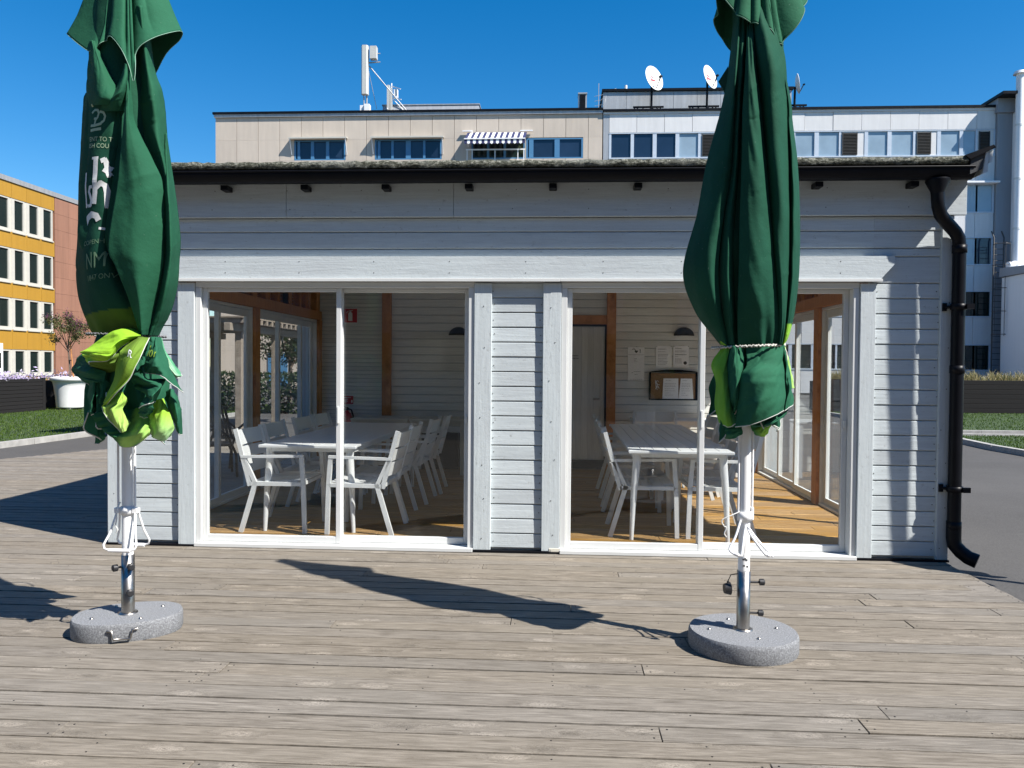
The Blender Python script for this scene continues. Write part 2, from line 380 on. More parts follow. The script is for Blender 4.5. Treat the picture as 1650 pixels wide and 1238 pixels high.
def tag(o, label=None, cat=None, group=None, kind=None):
    if label: o['label'] = label
    if cat: o['category'] = cat
    if group: o['group'] = group
    if kind: o['kind'] = kind
    return o
def empty(name, loc, label, cat, group=None, rz=0.):
    o = bpy.data.objects.new(name, None); COL.objects.link(o); o.location = loc; o.rotation_euler = (0, 0, rz)
    o.empty_display_size = .2
    return tag(o, label, cat, group)
def copy_tree(o, parent=None):
    c = o.copy(); COL.objects.link(c)
    if parent is not None: c.parent = parent
    for ch in list(o.children): copy_tree(ch, c)
    return c
def rnd(a, b): return random.uniform(a, b)

def leaf_cloud(mb, pts, size, jitter=.4, elong=1.6):
    for p in pts:
        a = Vector((rnd(-1,1), rnd(-1,1), rnd(-1,1))).normalized(); b = a.orthogonal().normalized()
        b = (Matrix.Rotation(rnd(0, 6.28), 3, a) @ b); c = a.cross(b)
        sz = size*rnd(1-jitter, 1+jitter); l = sz*elong
        p = Vector(p)
        mb.add([p-b*l*.5, p-c*sz*.32+a*sz*.08, p+b*l*.5, p+c*sz*.32+a*sz*.08], [(0,1,2,3)])

# ------------------------------------------------------------------ setting: asphalt, deck, lawns, kerbs
mb = MB(); mb.add([(-400,-400,-.06),(400,-400,-.06),(400,400,-.06),(-400,400,-.06)], [(0,1,2,3)])
tag(mb.build('ground', M['asphalt']), 'grey asphalt yard around the timber deck', 'ground', kind='structure')

mb = MB(); nails = MB()
PITCH_D = .1345; y = -9.0
while y < 8.0:
    xl = -9.6 if y < 3.2 else -9.6+(y-3.2)*.5
    x = xl-rnd(0, 3.2)
    while x < 3.03:
        L = random.choice((4.2, 4.8, 5.4)); x1 = min(x+L, 3.03+rnd(-.006,.006)); x0 = max(x, xl)
        if x1-x0 > .05:
            dz = rnd(-.0025, .0025)
            mb.box(x0+.0022, x1-.0022, y+rnd(.0042,.0072), y+PITCH_D-rnd(.0042,.0072), -.032, dz, b=.0015)
            if y < 1 and y > -5.5:
                for nx in (x0+.03, x1-.03):
                    for ny in (.03, .105):
                        if random.random() < .8: nails.lathe([(0.0001, dz+.0012), (.0042, dz+.0012), (.0046, dz)], 7, nx+rnd(-.006,.006), y+ny+rnd(-.005,.005))
                kx = math.ceil(x0/.6)*.6
                while kx < x1:
                    for ny in (.03, .105):
                        if random.random() < .35: nails.lathe([(0.0001, dz+.0012), (.0036, dz+.0012), (.004, dz)], 6, kx+rnd(-.012,.012), y+ny+rnd(-.006,.006))
                    kx += .6
        x += L
    y += PITCH_D
mb_u = MB(); mb_u.add([(-9.4,-9,-.052),(3.0,-9,-.052),(3.0,7.9,-.052),(-7.0,7.9,-.052),(-9.4,3.2,-.052)], [(0,1,2,3,4)]); tag(mb_u.build('dark_gap_sheet', M['roof_dark']), 'dark sheet added below the deck boards, standing in for the shade in the gaps', 'soil', kind='structure')  # near-black sheet added under the boards so the gaps read as shade
deck = tag(mb.build('deck', M['deck']), 'weathered grey timber deck in front of the pavilion', 'deck', kind='structure')
tag(nails.build('nail_heads', M['black']), 'dark nail heads along the deck boards', 'nails', kind='stuff')

def lawn(poly, label):
    mb = MB(); mb.prism(poly, 'z', -.2, .005); tag(mb.build('lawn', M['lawn']), label, 'lawn', kind='structure')
LAWN_L = [(-10.55,-6),(-10.38,5),(-10.12,8),(-9.95,11),(-9.7,16),(-9.5,19.5),(-30,19.5),(-30,-6)]
lawn(LAWN_L, 'mown lawn on the left beyond the pale kerb')
LAWN_R1 = [(8.9,3),(8.55,9.2),(8.75,11.75),(34,12.1),(34,3)]
LAWN_R2 = [(9.2,12.95),(34,13.3),(34,21.1),(9.2,21.1)]
lawn(LAWN_R1, 'near strip of lawn right of the pavilion'); lawn(LAWN_R2, 'far strip of lawn below the dark planter on the right')
def kerb(pts, wdt, label):
    mb = MB()
    for a, b in zip(pts[:-1], pts[1:]):
        n = max(1, int((Vector(b)-Vector(a)).length/1.0)); va = Vector(a); vb = Vector(b)
        for i in range(n):
            p = va.lerp(vb, i/n); q = va.lerp(vb, (i+1)/n); d = (q-p).normalized()*.004
            mb.obox((p.x+d.x, p.y+d.y, -.04), (q.x-d.x, q.y-d.y, -.04), wdt, .17)
    tag(mb.build('kerb', M['kerb']), label, 'kerb', kind='structure')
kerb([(-10.47,-6),(-10.30,5),(-10.04,8),(-9.87,11),(-9.62,16),(-9.42,19.5)], .14, 'pale concrete kerb along the left lawn')
kerb([(8.82,3),(8.47,9.2),(8.67,11.83),(34,12.18)], .13, 'pale concrete kerb round the near right lawn')
kerb([(34,13.22),(9.12,12.87),(9.12,21)], .13, 'pale concrete kerb along the far right lawn')
mb = MB()
def inpoly(x, y, poly):
    c = False; n = len(poly)
    for i in range(n):
        x1, y1 = poly[i]; x2, y2 = poly[(i+1)%n]
        if (y1 > y) != (y2 > y) and x < (x2-x1)*(y-y1)/(y2-y1)+x1: c = not c
    return c
for poly, bx, n in ((LAWN_L, (-17.5,-9.6,6.0,19.4), 30000), (LAWN_R1, (8.5,14,7.5,12), 7000), (LAWN_R2, (9.3,18,13,21), 11000)):
    for _ in range(n):
        x = rnd(bx[0], bx[1]); y = rnd(bx[2], bx[3])
        if not inpoly(x, y, poly): continue
        h = rnd(.025,.055); a = rnd(0, 6.28); wv = .010; lx = rnd(-.02,.02); ly = rnd(-.02,.02)
        mb.add([(x-wv*math.cos(a), y-wv*math.sin(a), .004),(x+wv*math.cos(a), y+wv*math.sin(a), .004),(x+lx, y+ly, .004+h)], [(0,1,2)])
tag(mb.build('lawn_grass', M['blade'], recalc=False), 'short mown grass blades on the lawns', 'grass', kind='stuff')

# ------------------------------------------------------------------ pavilion
PX0, PX1 = -3.70, 3.05
pav = empty('pavilion', (-.3, 2.4, 0), 'grey timber pavilion with two pairs of sliding glass doors and black gutter', 'pavilion')
def P(name, mb, mat, parent=pav): return mb.build(name, mat, parent, world=True)

def boards(mb, x0, x1, zs, yf, th=.022, seed=0, gap=.0065, joints=()):
    """horizontal boards, each with a slightly tilted face like lapped cladding"""
    for a, b in zip(zs[:-1], zs[1:]):
        xs = [x0]+sorted(j for j in joints if x0 < j < x1)+[x1]
        if joints and random.random() < .5: xs = [x0, x1]
        for xa, xb in zip(xs[:-1], xs[1:]):
            z0 = a+gap; z1 = b-.001; t0 = rnd(-.001,.001); c = .004
            pr = [(yf+th, z0), (yf+t0+c*.6, z0), (yf+t0, z0+c), (yf+t0+.003, z1-c), (yf+t0+.003+c, z1), (yf+th, z1)]
            mb.prism(pr, 'x', xa+(.0015 if xa != x0 else 0), xb-(.0015 if xb != x1 else 0))
    return mb
zs_w = [.03+.1185*i for i in range(19)]; zs_w = [z for z in zs_w if z < 2.36]+[2.37, 2.435, 2.57, 2.685]
def wall_zs(top): return [z for z in zs_w if z < top-.03]+[top]
mb = MB(); boards(mb, -3.58, -3.08, wall_zs(2.2), .006); P('wall_cladding', mb, M['clad'])
mb = MB(); boards(mb, -.525, -.105, wall_zs(2.165), .006); P('wall_cladding', mb, M['clad'])
mb = MB(); boards(mb, 2.46, 2.965, zs_w, .006); P('wall_cladding', mb, M['clad'])
mb = MB(); boards(mb, -3.69, 2.459, [2.37, 2.435, 2.57, 2.685], .006, joints=(-2.1, .42)); P('header_cladding', mb, M['clad'])
# upright boards
def vboard(x0, x1, z0, z1, yf=-.018, th=.03):
    mb = MB(); mb.box(x0, x1, yf, yf+th, z0, z1, b=.003); P('upright_board', mb, M['vert'])
vboard(-3.70, -3.575, .0, 2.685); vboard(-3.095, -2.955, .015, 2.162, -.03, .16)
vboard(-.66, -.52, .02, 2.162, -.026, .05); vboard(-.11, .035, .02, 2.162, -.026, .05)
vboard(2.352, 2.468, .02, 2.162, -.03, .16); vboard(2.962, 3.052, .0, 2.685)
# black flashing under the wall sections
for a, b in ((-3.70,-2.955),(-.665,.04),(2.35,3.055)): mb = MB(); mb.box(a, b, -.035, .02, .0015, .018); P('base_flashing', mb, M['black'])
# core behind the boards, butted between the openings
mb = MB()
for a, b in ((-3.68,-3.10),(-.655,.03),(2.47,3.03)): mb.box(a, b, .029, .14, .01, 2.19)
mb.box(-3.68, 3.03, .029, .14, 2.195, 2.97)
P('wall_core', mb, M['inner'])
# nail heads on the boards
mb = MB()
def nail(x, z, y): mb.tube([(x, y+.003, z), (x, y-.0015, z)], .0042, 6)
for a, b in ((-3.56,-3.11),(-.505,-.125),(2.48,2.945)):
    for z in zs_w[:-1]:
        if z > 2.3 or (z > 2.1 and a < 2): continue
        for x in (a, b):
            if random.random() < .75: nail(x+rnd(-.01,.01), z+.06+rnd(-.012,.012), .006)
for x0 in (-3.64,-3.02,-.59,-.04,2.41,3.005):
    z = .12
    while z < 2.1: nail(x0+rnd(-.03,.03), z+rnd(-.04,.04), -.018 if abs(x0) in (3.64, 3.005) else -.028); z += .31
x = -3.4
while x < 2.9:
    for z in (2.75, 2.90): nail(x+rnd(-.02,.02), z, -.030)
    if x < 2.4: nail(x+.1, 2.24, -.042); nail(x+.1, 2.33, -.042)
    x += .61
tag(mb.build('nail_heads', M['louvre'], pav, world=True), kind='stuff')
# wide fascia boards
for a, b in ((-3.70,-2.193),(-2.190,-.832),(-.829,1.35),(1.353,3.135)):
    mb = MB(); mb.box(a, b, -.030, .004, 2.688, 2.955, b=.002); P('fascia_board', mb, M['clad'])
# header trim and white drip strip
mb = MB(); mb.prism([(-3.16,2.197),(2.50,2.197),(2.60,2.31),(2.60,2.372),(-3.16,2.372)], 'y', -.042, .003); P('header_trim', mb, M['clad'])
mb = MB(); mb.box(-3.16, .02, -.062, .02, 2.170, 2.194, b=.002); mb.box(.021, 2.505, -.060, .02, 2.172, 2.194, b=.002); P('drip_strip', mb, M['alu'])
# roof
def zr(y): return 3.03+(y+.21)*.05
mb = MB(); mb.prism([(-.205,zr(-.21)-.045),(5.2,zr(5.2)-.045),(5.2,zr(5.2)+.045),(-.205,zr(-.21)+.035)], 'x', -3.66, 3.045); P('roof', mb, M['roof_dark'])
rng = 160; vs = []; fs = []
for i in range(rng+1):
    x = -3.66+i*(3.03+3.66)/rng
    for (yy, zz) in ((-.235,3.027),(-.248,3.048),(-.236,3.078),(-.13,3.087)):
        vs.append((x, yy+rnd(-.006,.006), zz+rnd(-.005,.006)))
for i in range(rng):
    for k in range(3): a = i*4+k; fs.append((a, a+4, a+5, a+1))
mb = MB(); mb.add(vs, fs, True); mb.box(-3.66, 3.03, -.228, -.14, 3.028, 3.07); P('roof_edge', mb, M['moss'])
mb = MB(); mb.box(-3.66, 3.10, -.215, -.20, 2.96, 3.026, b=.002); P('eaves_fascia', mb, M['black'])
# verge at the right end: flared black capping on a dark board with stepped grey ends
mb = MB(); mb.prism([(3.00,3.085),(3.205,3.160),(3.22,3.138),(3.04,3.055)], 'y', -.255, 5.2); P('verge_capping', mb, M['black'])
mb = MB(); mb.prism([(3.05,2.95),(3.135,2.985),(3.155,3.115),(3.05,3.055)], 'y', -.232, 5.19); P('verge_board', mb, M['roof_dark'])
mb = MB(); mb.prism([(3.137,2.95),(3.172,2.965),(3.182,3.115),(3.157,3.108)], 'y', -.238, 5.18); mb.prism([(3.184,3.03),(3.205,3.04),(3.214,3.128),(3.186,3.118)], 'y', -.232, 5.18)
P('verge_trim', mb, M['vert'])
# gutter
gp = []
for k in range(0, 13):
    a = math.pi+math.pi*k/12; gp.append((-.165+.068*math.cos(a), 3.005+.082*math.sin(a)))
inner = [(-.165+.062*math.cos(math.pi+math.pi*k/12), 3.007+.076*math.sin(math.pi+math.pi*k/12)) for k in range(12, -1, -1)]
mb = MB(); mb.prism(gp+inner, 'x', -3.68, 3.085); mb.tube([(-3.68,-.234,3.007),(3.085,-.234,3.007)], .008, 8)
mb.prism(gp, 'x', 3.085, 3.092)
gut = P('gutter', mb, M['black'])
for x in (-3.31,-2.66,-2.01,-1.36,-.70,-.04,.62,1.29,1.99,2.70):
    mb = MB(); mb.box(x-.030, x+.030, -.135, -.031, 2.886, 2.926, b=.004)
    P('gutter_bracket', mb, M['black'], gut)
# downspout
mb = MB()
mb.lathe([(.045,2.80),(.05,2.84),(.088,2.915),(.085,2.93)], 20, 2.855, -.155)
mb.tube([(2.855,-.155,2.87),(2.857,-.155,2.79),(2.865,-.15,2.73),(2.89,-.135,2.67),(2.935,-.115,2.625),(2.985,-.095,2.585),(3.03,-.08,2.545),(3.06,-.07,2.50),(3.068,-.068,2.43),(3.068,-.068,.28)], .048, 18)
mb.tube([(3.068,-.068,.30),(3.068,-.068,.20),(3.072,-.075,.15),(3.11,-.095,.10),(3.15,-.125,.065),(3.20,-.16,.045)], [.053,.053,.053,.053,.054,.056], 18)
for z in (2.42, 1.50, .30): mb.lathe([(.048,z-.03),(.053,z-.03),(.053,z+.03),(.048,z+.03)], 18, 3.068, -.068)
ds = P('downspout', mb, M['black'])
for z in (1.98, .58):
    mb = MB(); mb.lathe([(.049,z-.022),(.058,z-.022),(.058,z+.022),(.049,z+.022)], 18, 3.068, -.068)
    mb.box(3.10, 3.155, -.135, -.115, z-.02, z+.02); mb.tube([(3.04,-.06,z),(2.985,-.02,z)], .012, 8); mb.box(2.97, 3.0, -.034, -.019, z-.03, z+.03)
    P('pipe_clamp', mb, M['black'], ds)

# sliding glass doors in the front
def sash(mb, x0, x1, y0, y1, z0, z1, wl=.040, wb=.055, wt=.03):
    mb.box(x0, x0+wl, y0, y1, z0, z1, b=.003); mb.box(x1-wl, x1, y0, y1, z0, z1, b=.003)
    mb.box(x0+wl, x1-wl, y0+.001, y1-.001, z0, z0+wb, b=.003); mb.box(x0+wl, x1-wl, y0+.001, y1-.001, z1-wt, z1, b=.003)
def front_door(x0, x1, xm, rear):
    mb = MB()
    mb.box(x0, x1, -.012, .14, 2.125, 2.168, b=.003); mb.box(x0, x0+.045, -.012, .14, .035, 2.124, b=.003); mb.box(x1-.045, x1, -.012, .14, .035, 2.124, b=.003)
    mb.box(x0, x1, -.05, .14, .003, .034, b=.003)
    fr = P('sliding_door', mb, M['alu'])
    for i, (a, b, ya) in enumerate(((x0+.046, xm+.022, .02), (xm-.018, x1-.046, .078))):
        if rear: ya = .098-ya
        mb = MB(); sash(mb, a, b, ya, ya+.04, .036, 2.123); P('sash', mb, M['alu'], fr)
        mb = MB(); mb.box(a+.04, b-.04, ya+.016, ya+.024, .092, 2.098); P('glass_pane', mb, M['glass'], fr)
        mb = MB(); mb.box(a+.012 if i else b-.032, a+.032 if i else b-.012, ya-.012, ya-.001, 1.02, 1.16, b=.004) if i == 0 else mb.box(b-.034, b-.014, ya-.014, ya-.001, 1.03, 1.09, b=.003)
        P('pull_handle', mb, M['alu_grey'], fr)
front_door(-2.953, -.662, -1.775, False); front_door(.037, 2.350, 1.155, False)

# floor, back wall
mb = MB(); y = .142; mb_l = MB()
while y < 4.74:
    x = -3.42-rnd(0, 3)
    while x < 2.82:
        L = random.choice((2.4, 3.0, 3.6)); a = max(x, -3.42); b = min(x+L, 2.82)
        if b-a > .03: mb.box(a+.001, b-.001, y+.003, min(y+.137, 4.745), .02, .06+rnd(-.001,.001), b=.003)
        x += L
    y += .14
P('interior_floor', mb, M['floor'])
zs_b = [.06+.1135*i for i in range(29)]
mb = MB(); boards(mb, -2.36, -.25, zs_b, 4.74); boards(mb, .81, 2.80, zs_b, 4.74)
boards(mb, -.25, .81, [z for z in zs_b if z > 2.1], 4.74); P('back_wall_cladding', mb, M['inner'])
mb = MB(); boards(mb, -3.40, -2.47, [.06+.0567*i for i in range(57)], 4.742); P('slatted_wall_panel', mb, M['inner'])
mb = MB(); mb.box(-3.70, 3.03, 4.764, 4.92, -.03, 3.28); P('back_wall', mb, M['vert'])
for a, b, z0, z1 in ((-2.48,-2.355,.062,3.2),(.70,.825,.062,3.2)):
    mb = MB(); mb.box(a, b, 4.66, 4.738, z0, z1, b=.004); P('timber_post', mb, M['timber'])
mb = MB(); mb.box(-.40, .698, 4.665, 4.738, 2.095, 2.22, b=.004); P('timber_beam', mb, M['timber'])
mb = MB(); x = -.24
while x < .66:
    mb.box(x+.002, min(x+.085, .672)-.002, 4.715, 4.735, .19, 2.06, b=.003); x += .085
mb.box(-.25, .675, 4.722, 4.736, .185, 2.065)
idoor = P('interior_door', mb, M['door_in'])
mb = MB(); mb.box(-.26, .69, 4.69, 4.72, .062, .185, b=.004); P('kick_plate', mb, M['black'], idoor)
mb = MB(); mb.box(.676, .699, 4.70, 4.738, .186, 2.094); mb.box(-.26, .675, 4.70, 4.738, 2.066, 2.094); P('door_lining', mb, M['blackmat'], idoor)
mb = MB(); mb.tube([(.60,4.714,1.05),(.60,4.66,1.05),(.52,4.655,1.05)], .011, 8); P('door_handle', mb, M['steel'], idoor)

# side walls: timber frame, glass doors, studs and laths above
def side_wall(xi, s, bays, posts):
    """xi inner plane, s=+1 for the right-hand wall, -1 for the left"""
    def X(a, b): return (xi+s*a, xi+s*b) if s > 0 else (xi+s*b, xi+s*a)
    for (ya, yb) in posts:
        mb = MB(); mb.box(*X(-.035, .105), ya, yb, .062, 2.135, b=.004); P('timber_post', mb, M['timber'])
        mb = MB(); mb.box(*X(.00, .10), ya, yb, 2.262, 3.2, b=.004); P('timber_post', mb, M['timber'])
    mb = MB(); mb.box(*X(-.03, .10), .15, 4.735, 2.137, 2.26, b=.004); P('timber_beam', mb, M['timber'])
    mb = MB(); y = .3
    while y < 4.7:
        if not any(a-.1 < y < b+.05 for a, b in posts): mb.box(*X(.01, .10), y, y+.075, 2.262, 3.2, b=.003)
        y += .40
    for y in (.55, 1.35, 2.75, 3.5, 4.2): mb.box(*X(.03, .10), y, y+.15, 2.262, 3.2)
    P('wall_studs', mb, M['timber'])
    mb = MB(); z = 2.27
    while z < 3.15: mb.box(*X(.101, .125), .15, 4.74, z, z+.034); z += .042
    P('lath_boards', mb, M['lath'])
    mb = MB(); mb.box(*X(.126, .27), .145, 4.76, 2.18, 3.15); P('side_wall', mb, M['vert'])
    mb = MB(); mb.box(*X(.126, .27), 4.60, 4.76, -.02, 2.18); mb.box(*X(.126, .27), .145, .20, -.02, 2.18); P('side_wall_pier', mb, M['vert'])
    for (ya, yb, ms) in bays:
        mb = MB(); mb.box(*X(-.005, .10), ya, yb, .062, .088, b=.003); mb.box(*X(0, .095), ya, yb, 2.105, 2.135, b=.003)
        mb.box(*X(0, .095), ya, ya+.03, .089, 2.104, b=.003); mb.box(*X(0, .095), yb-.03, yb, .089, 2.104, b=.003)
        fr = P('side_sliding_door', mb, M['alu_grey'])
        ys = [ya+.03]+list(ms)+[yb-.03]
        for k, (a, b) in enumerate(zip(ys[:-1], ys[1:])):
            o = .008+.029*(k % 3); a2 = a-(.02 if k else 0); b2 = b+(.02 if k < len(ys)-2 else 0); x0, x1 = X(o, o+.026)
            mb = MB(); zz0, zz1 = .09, 2.103
            mb.box(x0, x1, a2, a2+.05, zz0, zz1, b=.003); mb.box(x0, x1, b2-.05, b2, zz0, zz1, b=.003)
            mb.box(x0, x1, a2+.05, b2-.05, zz0, zz0+.06, b=.003); mb.box(x0, x1, a2+.05, b2-.05, zz1-.075, zz1, b=.003)
            P('sash', mb, M['alu_grey'], fr)
            mb = MB(); mb.box(x0+.009, x1-.009, a2+.045, b2-.045, zz0+.055, zz1-.07); P('glass_pane', mb, M['glass'], fr)
side_wall(-3.40, -1, [(.16, 2.29, (1.47,)), (2.43, 4.60, (3.16, 4.06))], [(2.295, 2.425), (4.605, 4.735)])
side_wall(2.77, 1, [(.16, 2.09, (1.05,)), (2.24, 4.56, (3.0, 3.75))], [(2.095, 2.235), (4.565, 4.70)])
# ceiling
mb = MB(); mb.prism([(.145,zr(.14)-.09),(4.75,zr(4.75)-.09),(4.75,zr(4.75)-.05),(.145,zr(.14)-.05)], 'x', -3.64, 3.0)
for x in [-3.0+.62*i for i in range(10)]: mb.prism([(.145,zr(.14)-.23),(4.75,zr(4.75)-.23),(4.75,zr(4.75)-.091),(.145,zr(.14)-.091)], 'x', x, x+.05)
P('ceiling', mb, M['plywood'])

# ------------------------------------------------------------------ tables, chairs
FZ = .061
def dining_table(L, W, label, loc, rz, n=8):
    t = empty('dining_table', loc, label, 'table', 'long white slatted tables inside the pavilion', rz)
    mb = MB(); h = .75; pw = (W-.012)/n        # slats run along the length (local Y), each in three lengths
    for i in range(n):
        x0 = -W/2+.006+i*pw
        for k in range(3):
            y0 = -L/2+.05+k*(L-.1)/3; y1 = y0+(L-.1)/3
            mb.box(x0+.0025, x0+pw-.0025, y0+.002, y1-.002, h-.018, h, b=.002)
    mb.box(-W/2, W/2, -L/2, -L/2+.05, h-.024, h, b=.004); mb.box(-W/2, W/2, L/2-.05, L/2, h-.024, h, b=.004)
    mb.build('tabletop', M['chair'], t)
    mb = MB()
    for s in (-1, 1): mb.box(s*(W/2-.05)-.012, s*(W/2-.05)+.012, -L/2+.1, L/2-.1, h-.062, h-.02)
    for y in (-L/2+.08, 0, L/2-.08): mb.box(-W/2+.07, W/2-.07, y-.02, y+.02, h-.060, h-.022)
    mb.build('table_frame', M['chair'], t)
    for sx in (-1, 1):
        for sy in (-1, 1):
            mb = MB(); x = sx*(W/2-.075); y = sy*(L/2-.085)
            mb.tube([(x,y,h-.024),(x,y,h-.10),(x+sx*.022,y+sy*.012,.40),(x+sx*.04,y+sy*.022,.0)], [.034,.034,.027,.017], 14); mb.build('leg', M['chair'], t)
    return t
dining_table(2.66, .85, 'long white slatted table in the left bay with four chairs on each side', (-2.10, 1.60, FZ), R(-.8))
dining_table(2.95, .86, 'long white slatted table in the right bay with a chair at its far end', (1.05, 1.68, FZ), R(-.8))

def make_chair(label):
    """armchair facing local +Y, rear at -Y"""
    t = empty('dining_chair', (0,0,0), label, 'chair', 'white slatted armchairs at the dining tables')
    W = .555; xs = W/2-.014
    # seat of cross slats with a shallow dip
    mb = MB(); ys = [-.195+.089*i for i in range(6)]
    for a, b in zip(ys[:-1], ys[1:]):
        zc = lambda y: .445-.018*math.cos((y-.0)/.25*1.3)+.012*(y > .15)
        mb.add([(-xs+.03,a+.004,zc(a)),(xs-.03,a+.004,zc(a)),(xs-.03,b-.004,zc(b)),(-xs+.03,b-.004,zc(b)),
                (-xs+.03,a+.004,zc(a)-.012),(xs-.03,a+.004,zc(a)-.012),(xs-.03,b-.004,zc(b)-.012),(-xs+.03,b-.004,zc(b)-.012)],
               [(0,1,2,3),(7,6,5,4),(0,4,5,1),(1,5,6,2),(2,6,7,3),(3,7,4,0)])
    mb.build('seat', M['chair'], t)
    mb = MB()
    for s in (-1, 1): mb.obox((s*xs,.25,.42), (s*xs,-.205,.418), .026, .032)
    mb.obox((-xs,.245,.42), (xs,.245,.42), .022, .03); mb.obox((-xs,-.20,.417), (xs,-.20,.417), .022, .03)
    mb.build('seat_frame', M['chair'], t)
    # back boards, leaning
    mb = MB()
    def bp(z): return -.235-(z-.52)*.27
    for z0, z1 in ((.50,.615),(.63,.725),(.742,.868)):
        n = 8
        vs = []
        for i in range(n+1):
            x = -xs+.03+(W-.088)*i/n; bow = -.022*(1-(2*i/n-1)**2)
            for z in (z0, z1):
                for d in (0, -.012): vs.append((x, bp(z)+bow+d, z))
        fs = []
        for i in range(n):
            a = i*4; b = a+4; fs += [(a,b,b+2,a+2),(a+1,a+3,b+3,b+1),(a,a+1,b+1,b),(a+2,b+2,b+3,a+3)]
        fs += [(0,2,3,1),(n*4,n*4+1,n*4+3,n*4+2)]
        mb.add(vs, fs)
    mb.build('backrest', M['chair'], t)
    for s in (-1, 1):
        mb = MB(); mb.obox((s*xs,-.205,.40), (s*xs,bp(.52),.52), .026, .034, (0,1,0)); mb.obox((s*xs,bp(.52),.515), (s*xs,bp(.885),.885), .026, .034, (0,1,0))
        mb.build('back_post', M['chair'], t)
        mb = MB(); mb.obox((s*xs,-.155,.435), (s*xs,-.285,0), .026, .038, (0,1,0)); mb.build('leg', M['chair'], t)
        mb = MB(); mb.obox((s*xs,.245,.648), (s*xs,.262,.42), .026, .036, (0,1,0)); mb.obox((s*xs,.262,.425), (s*xs,.275,0), .026, .036, (0,1,0)); mb.build('leg', M['chair'], t)
        mb = MB(); mb.obox((s*xs,bp(.66)-.01,.648), (s*xs,.262,.660), .034, .022); mb.obox((s*xs,bp(.62),.648), (s*xs,-.16,.43), .026, .032, (0,1,0)); mb.build('armrest', M['chair'], t)
    return t
CH = [ # x, y, heading (deg, 0 = facing +Y), label
 (-2.40,.525,-91,'white slatted chair on the left side of the left table, nearest the glass front'),
 (-2.42,1.20,-89,'white slatted chair on the left side of the left table, second from the glass front'),
 (-2.41,2.00,-92,'white slatted chair on the left side of the left table, third from the glass front'),
 (-2.40,2.62,-90,'white slatted chair on the left side of the left table, farthest from the glass front'),
 (-1.65,.50,88,'white slatted chair on the right side of the left table, nearest the glass front'),
 (-1.66,1.12,91,'white slatted chair on the right side of the left table, second from the glass front'),
 (-1.61,1.98,89,'white slatted chair on the right side of the left table, third from the glass front'),
 (-1.57,2.62,92,'white slatted chair on the right side of the left table, farthest from the glass front'),
 (.755,.63,-91,'white slatted chair on the left side of the right table, nearest the glass front'),
 (.765,1.24,-88,'white slatted chair on the left side of the right table, second from the glass front'),
 (.770,2.02,-91,'white slatted chair on the left side of the right table, third from the glass front'),
 (.780,2.68,-89,'white slatted chair on the left side of the right table, next to the interior door'),
 (1.385,.62,91,'white slatted chair on the right side of the right table, nearest the glass front'),
 (1.40,1.28,87,'white slatted chair on the right side of the right table, second from the glass front'),
 (1.44,1.99,94,'white slatted chair on the right side of the right table, third from the glass front'),
 (1.50,2.72,97,'white slatted chair on the right side of the right table, farthest from the glass front'),
 (1.26,3.40,181,'white slatted chair at the far head of the right table, below the cork board')]
c0 = make_chair(CH[0][3])
for i, (x, y, a, lab) in enumerate(CH):
    o = c0 if i == 0 else copy_tree(c0)
    o.location = (x, y, FZ); o.rotation_euler = (0, 0, R(a)); o['label'] = lab

def side_table(loc, L, W, h, mat, label):
    t = empty('side_table', loc, label, 'table', 'low tables against the back wall')
    mb = MB(); mb.box(-L/2, L/2, -W/2, W/2, h-.028, h, b=.004); mb.build('tabletop', M[mat], t)
    mb = MB(); mb.box(-L/2+.03, L/2-.03, -W/2+.03, -W/2+.05, h-.09, h-.029); mb.box(-L/2+.03, L/2-.03, W/2-.05, W/2-.03, h-.09, h-.029)
    for s in (-1, 1): mb.box(s*(L/2-.04)-.01, s*(L/2-.04)+.01, -W/2+.05, W/2-.05, h-.09, h-.029)
    mb.build('table_frame', M[mat], t)
    for sx in (-1, 1):
        for sy in (-1, 1):
            mb = MB(); x = sx*(L/2-.035); y = sy*(W/2-.035); mb.box(x-.027, x+.027, y-.027, y+.027, 0, h-.029, b=.003); mb.build('leg', M[mat], t)
side_table((-2.33, 4.15, FZ), .76, .62, .735, 'cream', 'cream table at the back wall beside the fire extinguisher')
side_table((-1.56, 4.15, FZ), .74, .62, .735, 'cream', 'cream table at the back wall right of the timber post')
side_table((1.72, 4.36, FZ), 1.40, .60, .74, 'white', 'white table against the back wall below the cork board')
mb = MB(); mb.box(-2.3, -1.35, 4.47, 4.64, FZ, .56, b=.01); mb.box(-2.28,-1.37,4.462,4.469,.09,.54)
tag(mb.build('storage_chest', M['black'], loc=(-1.8, 4.55, FZ)), 'dark low chest under the cream tables at the back wall', 'chest')

# ------------------------------------------------------------------ things on the back wall
def wall_lamp(x, z, label):
    t = empty('wall_lamp', (x, 4.735, z), label, 'wall lamp', 'half round wall lamps')
    mb = MB(); n = 18; vs = []; fs = []; rr = .142; dep = .11
    for i in range(n+1):
        a = math.pi*i/n
        for k in range(7):
            b = math.pi/2*k/6; vs.append((rr*math.cos(a)*math.cos(b), -dep*math.sin(b) if k else 0, .122*math.sin(a)*math.cos(b)))
    for i in range(n):
        for k in range(6): a = i*7+k; fs.append((a, a+7, a+8, a+1))
    mb.add(vs, fs, True); mb.build('shade', M['lamp'], t)
    mb = MB(); mb.prism([(.138*math.cos(math.pi+math.pi*i/12), .105*math.sin(math.pi+math.pi*i/12)) for i in range(13)], 'z', .003, .008); mb.build('diffuser', M['paper'], t)
    mb = MB(); mb.box(-.05, .05, -.014, -.002, .01, .09, b=.004); mb.build('back_plate', M['lamp'], t)
wall_lamp(-1.395, 1.93, 'dark half round wall lamp above the cream tables')
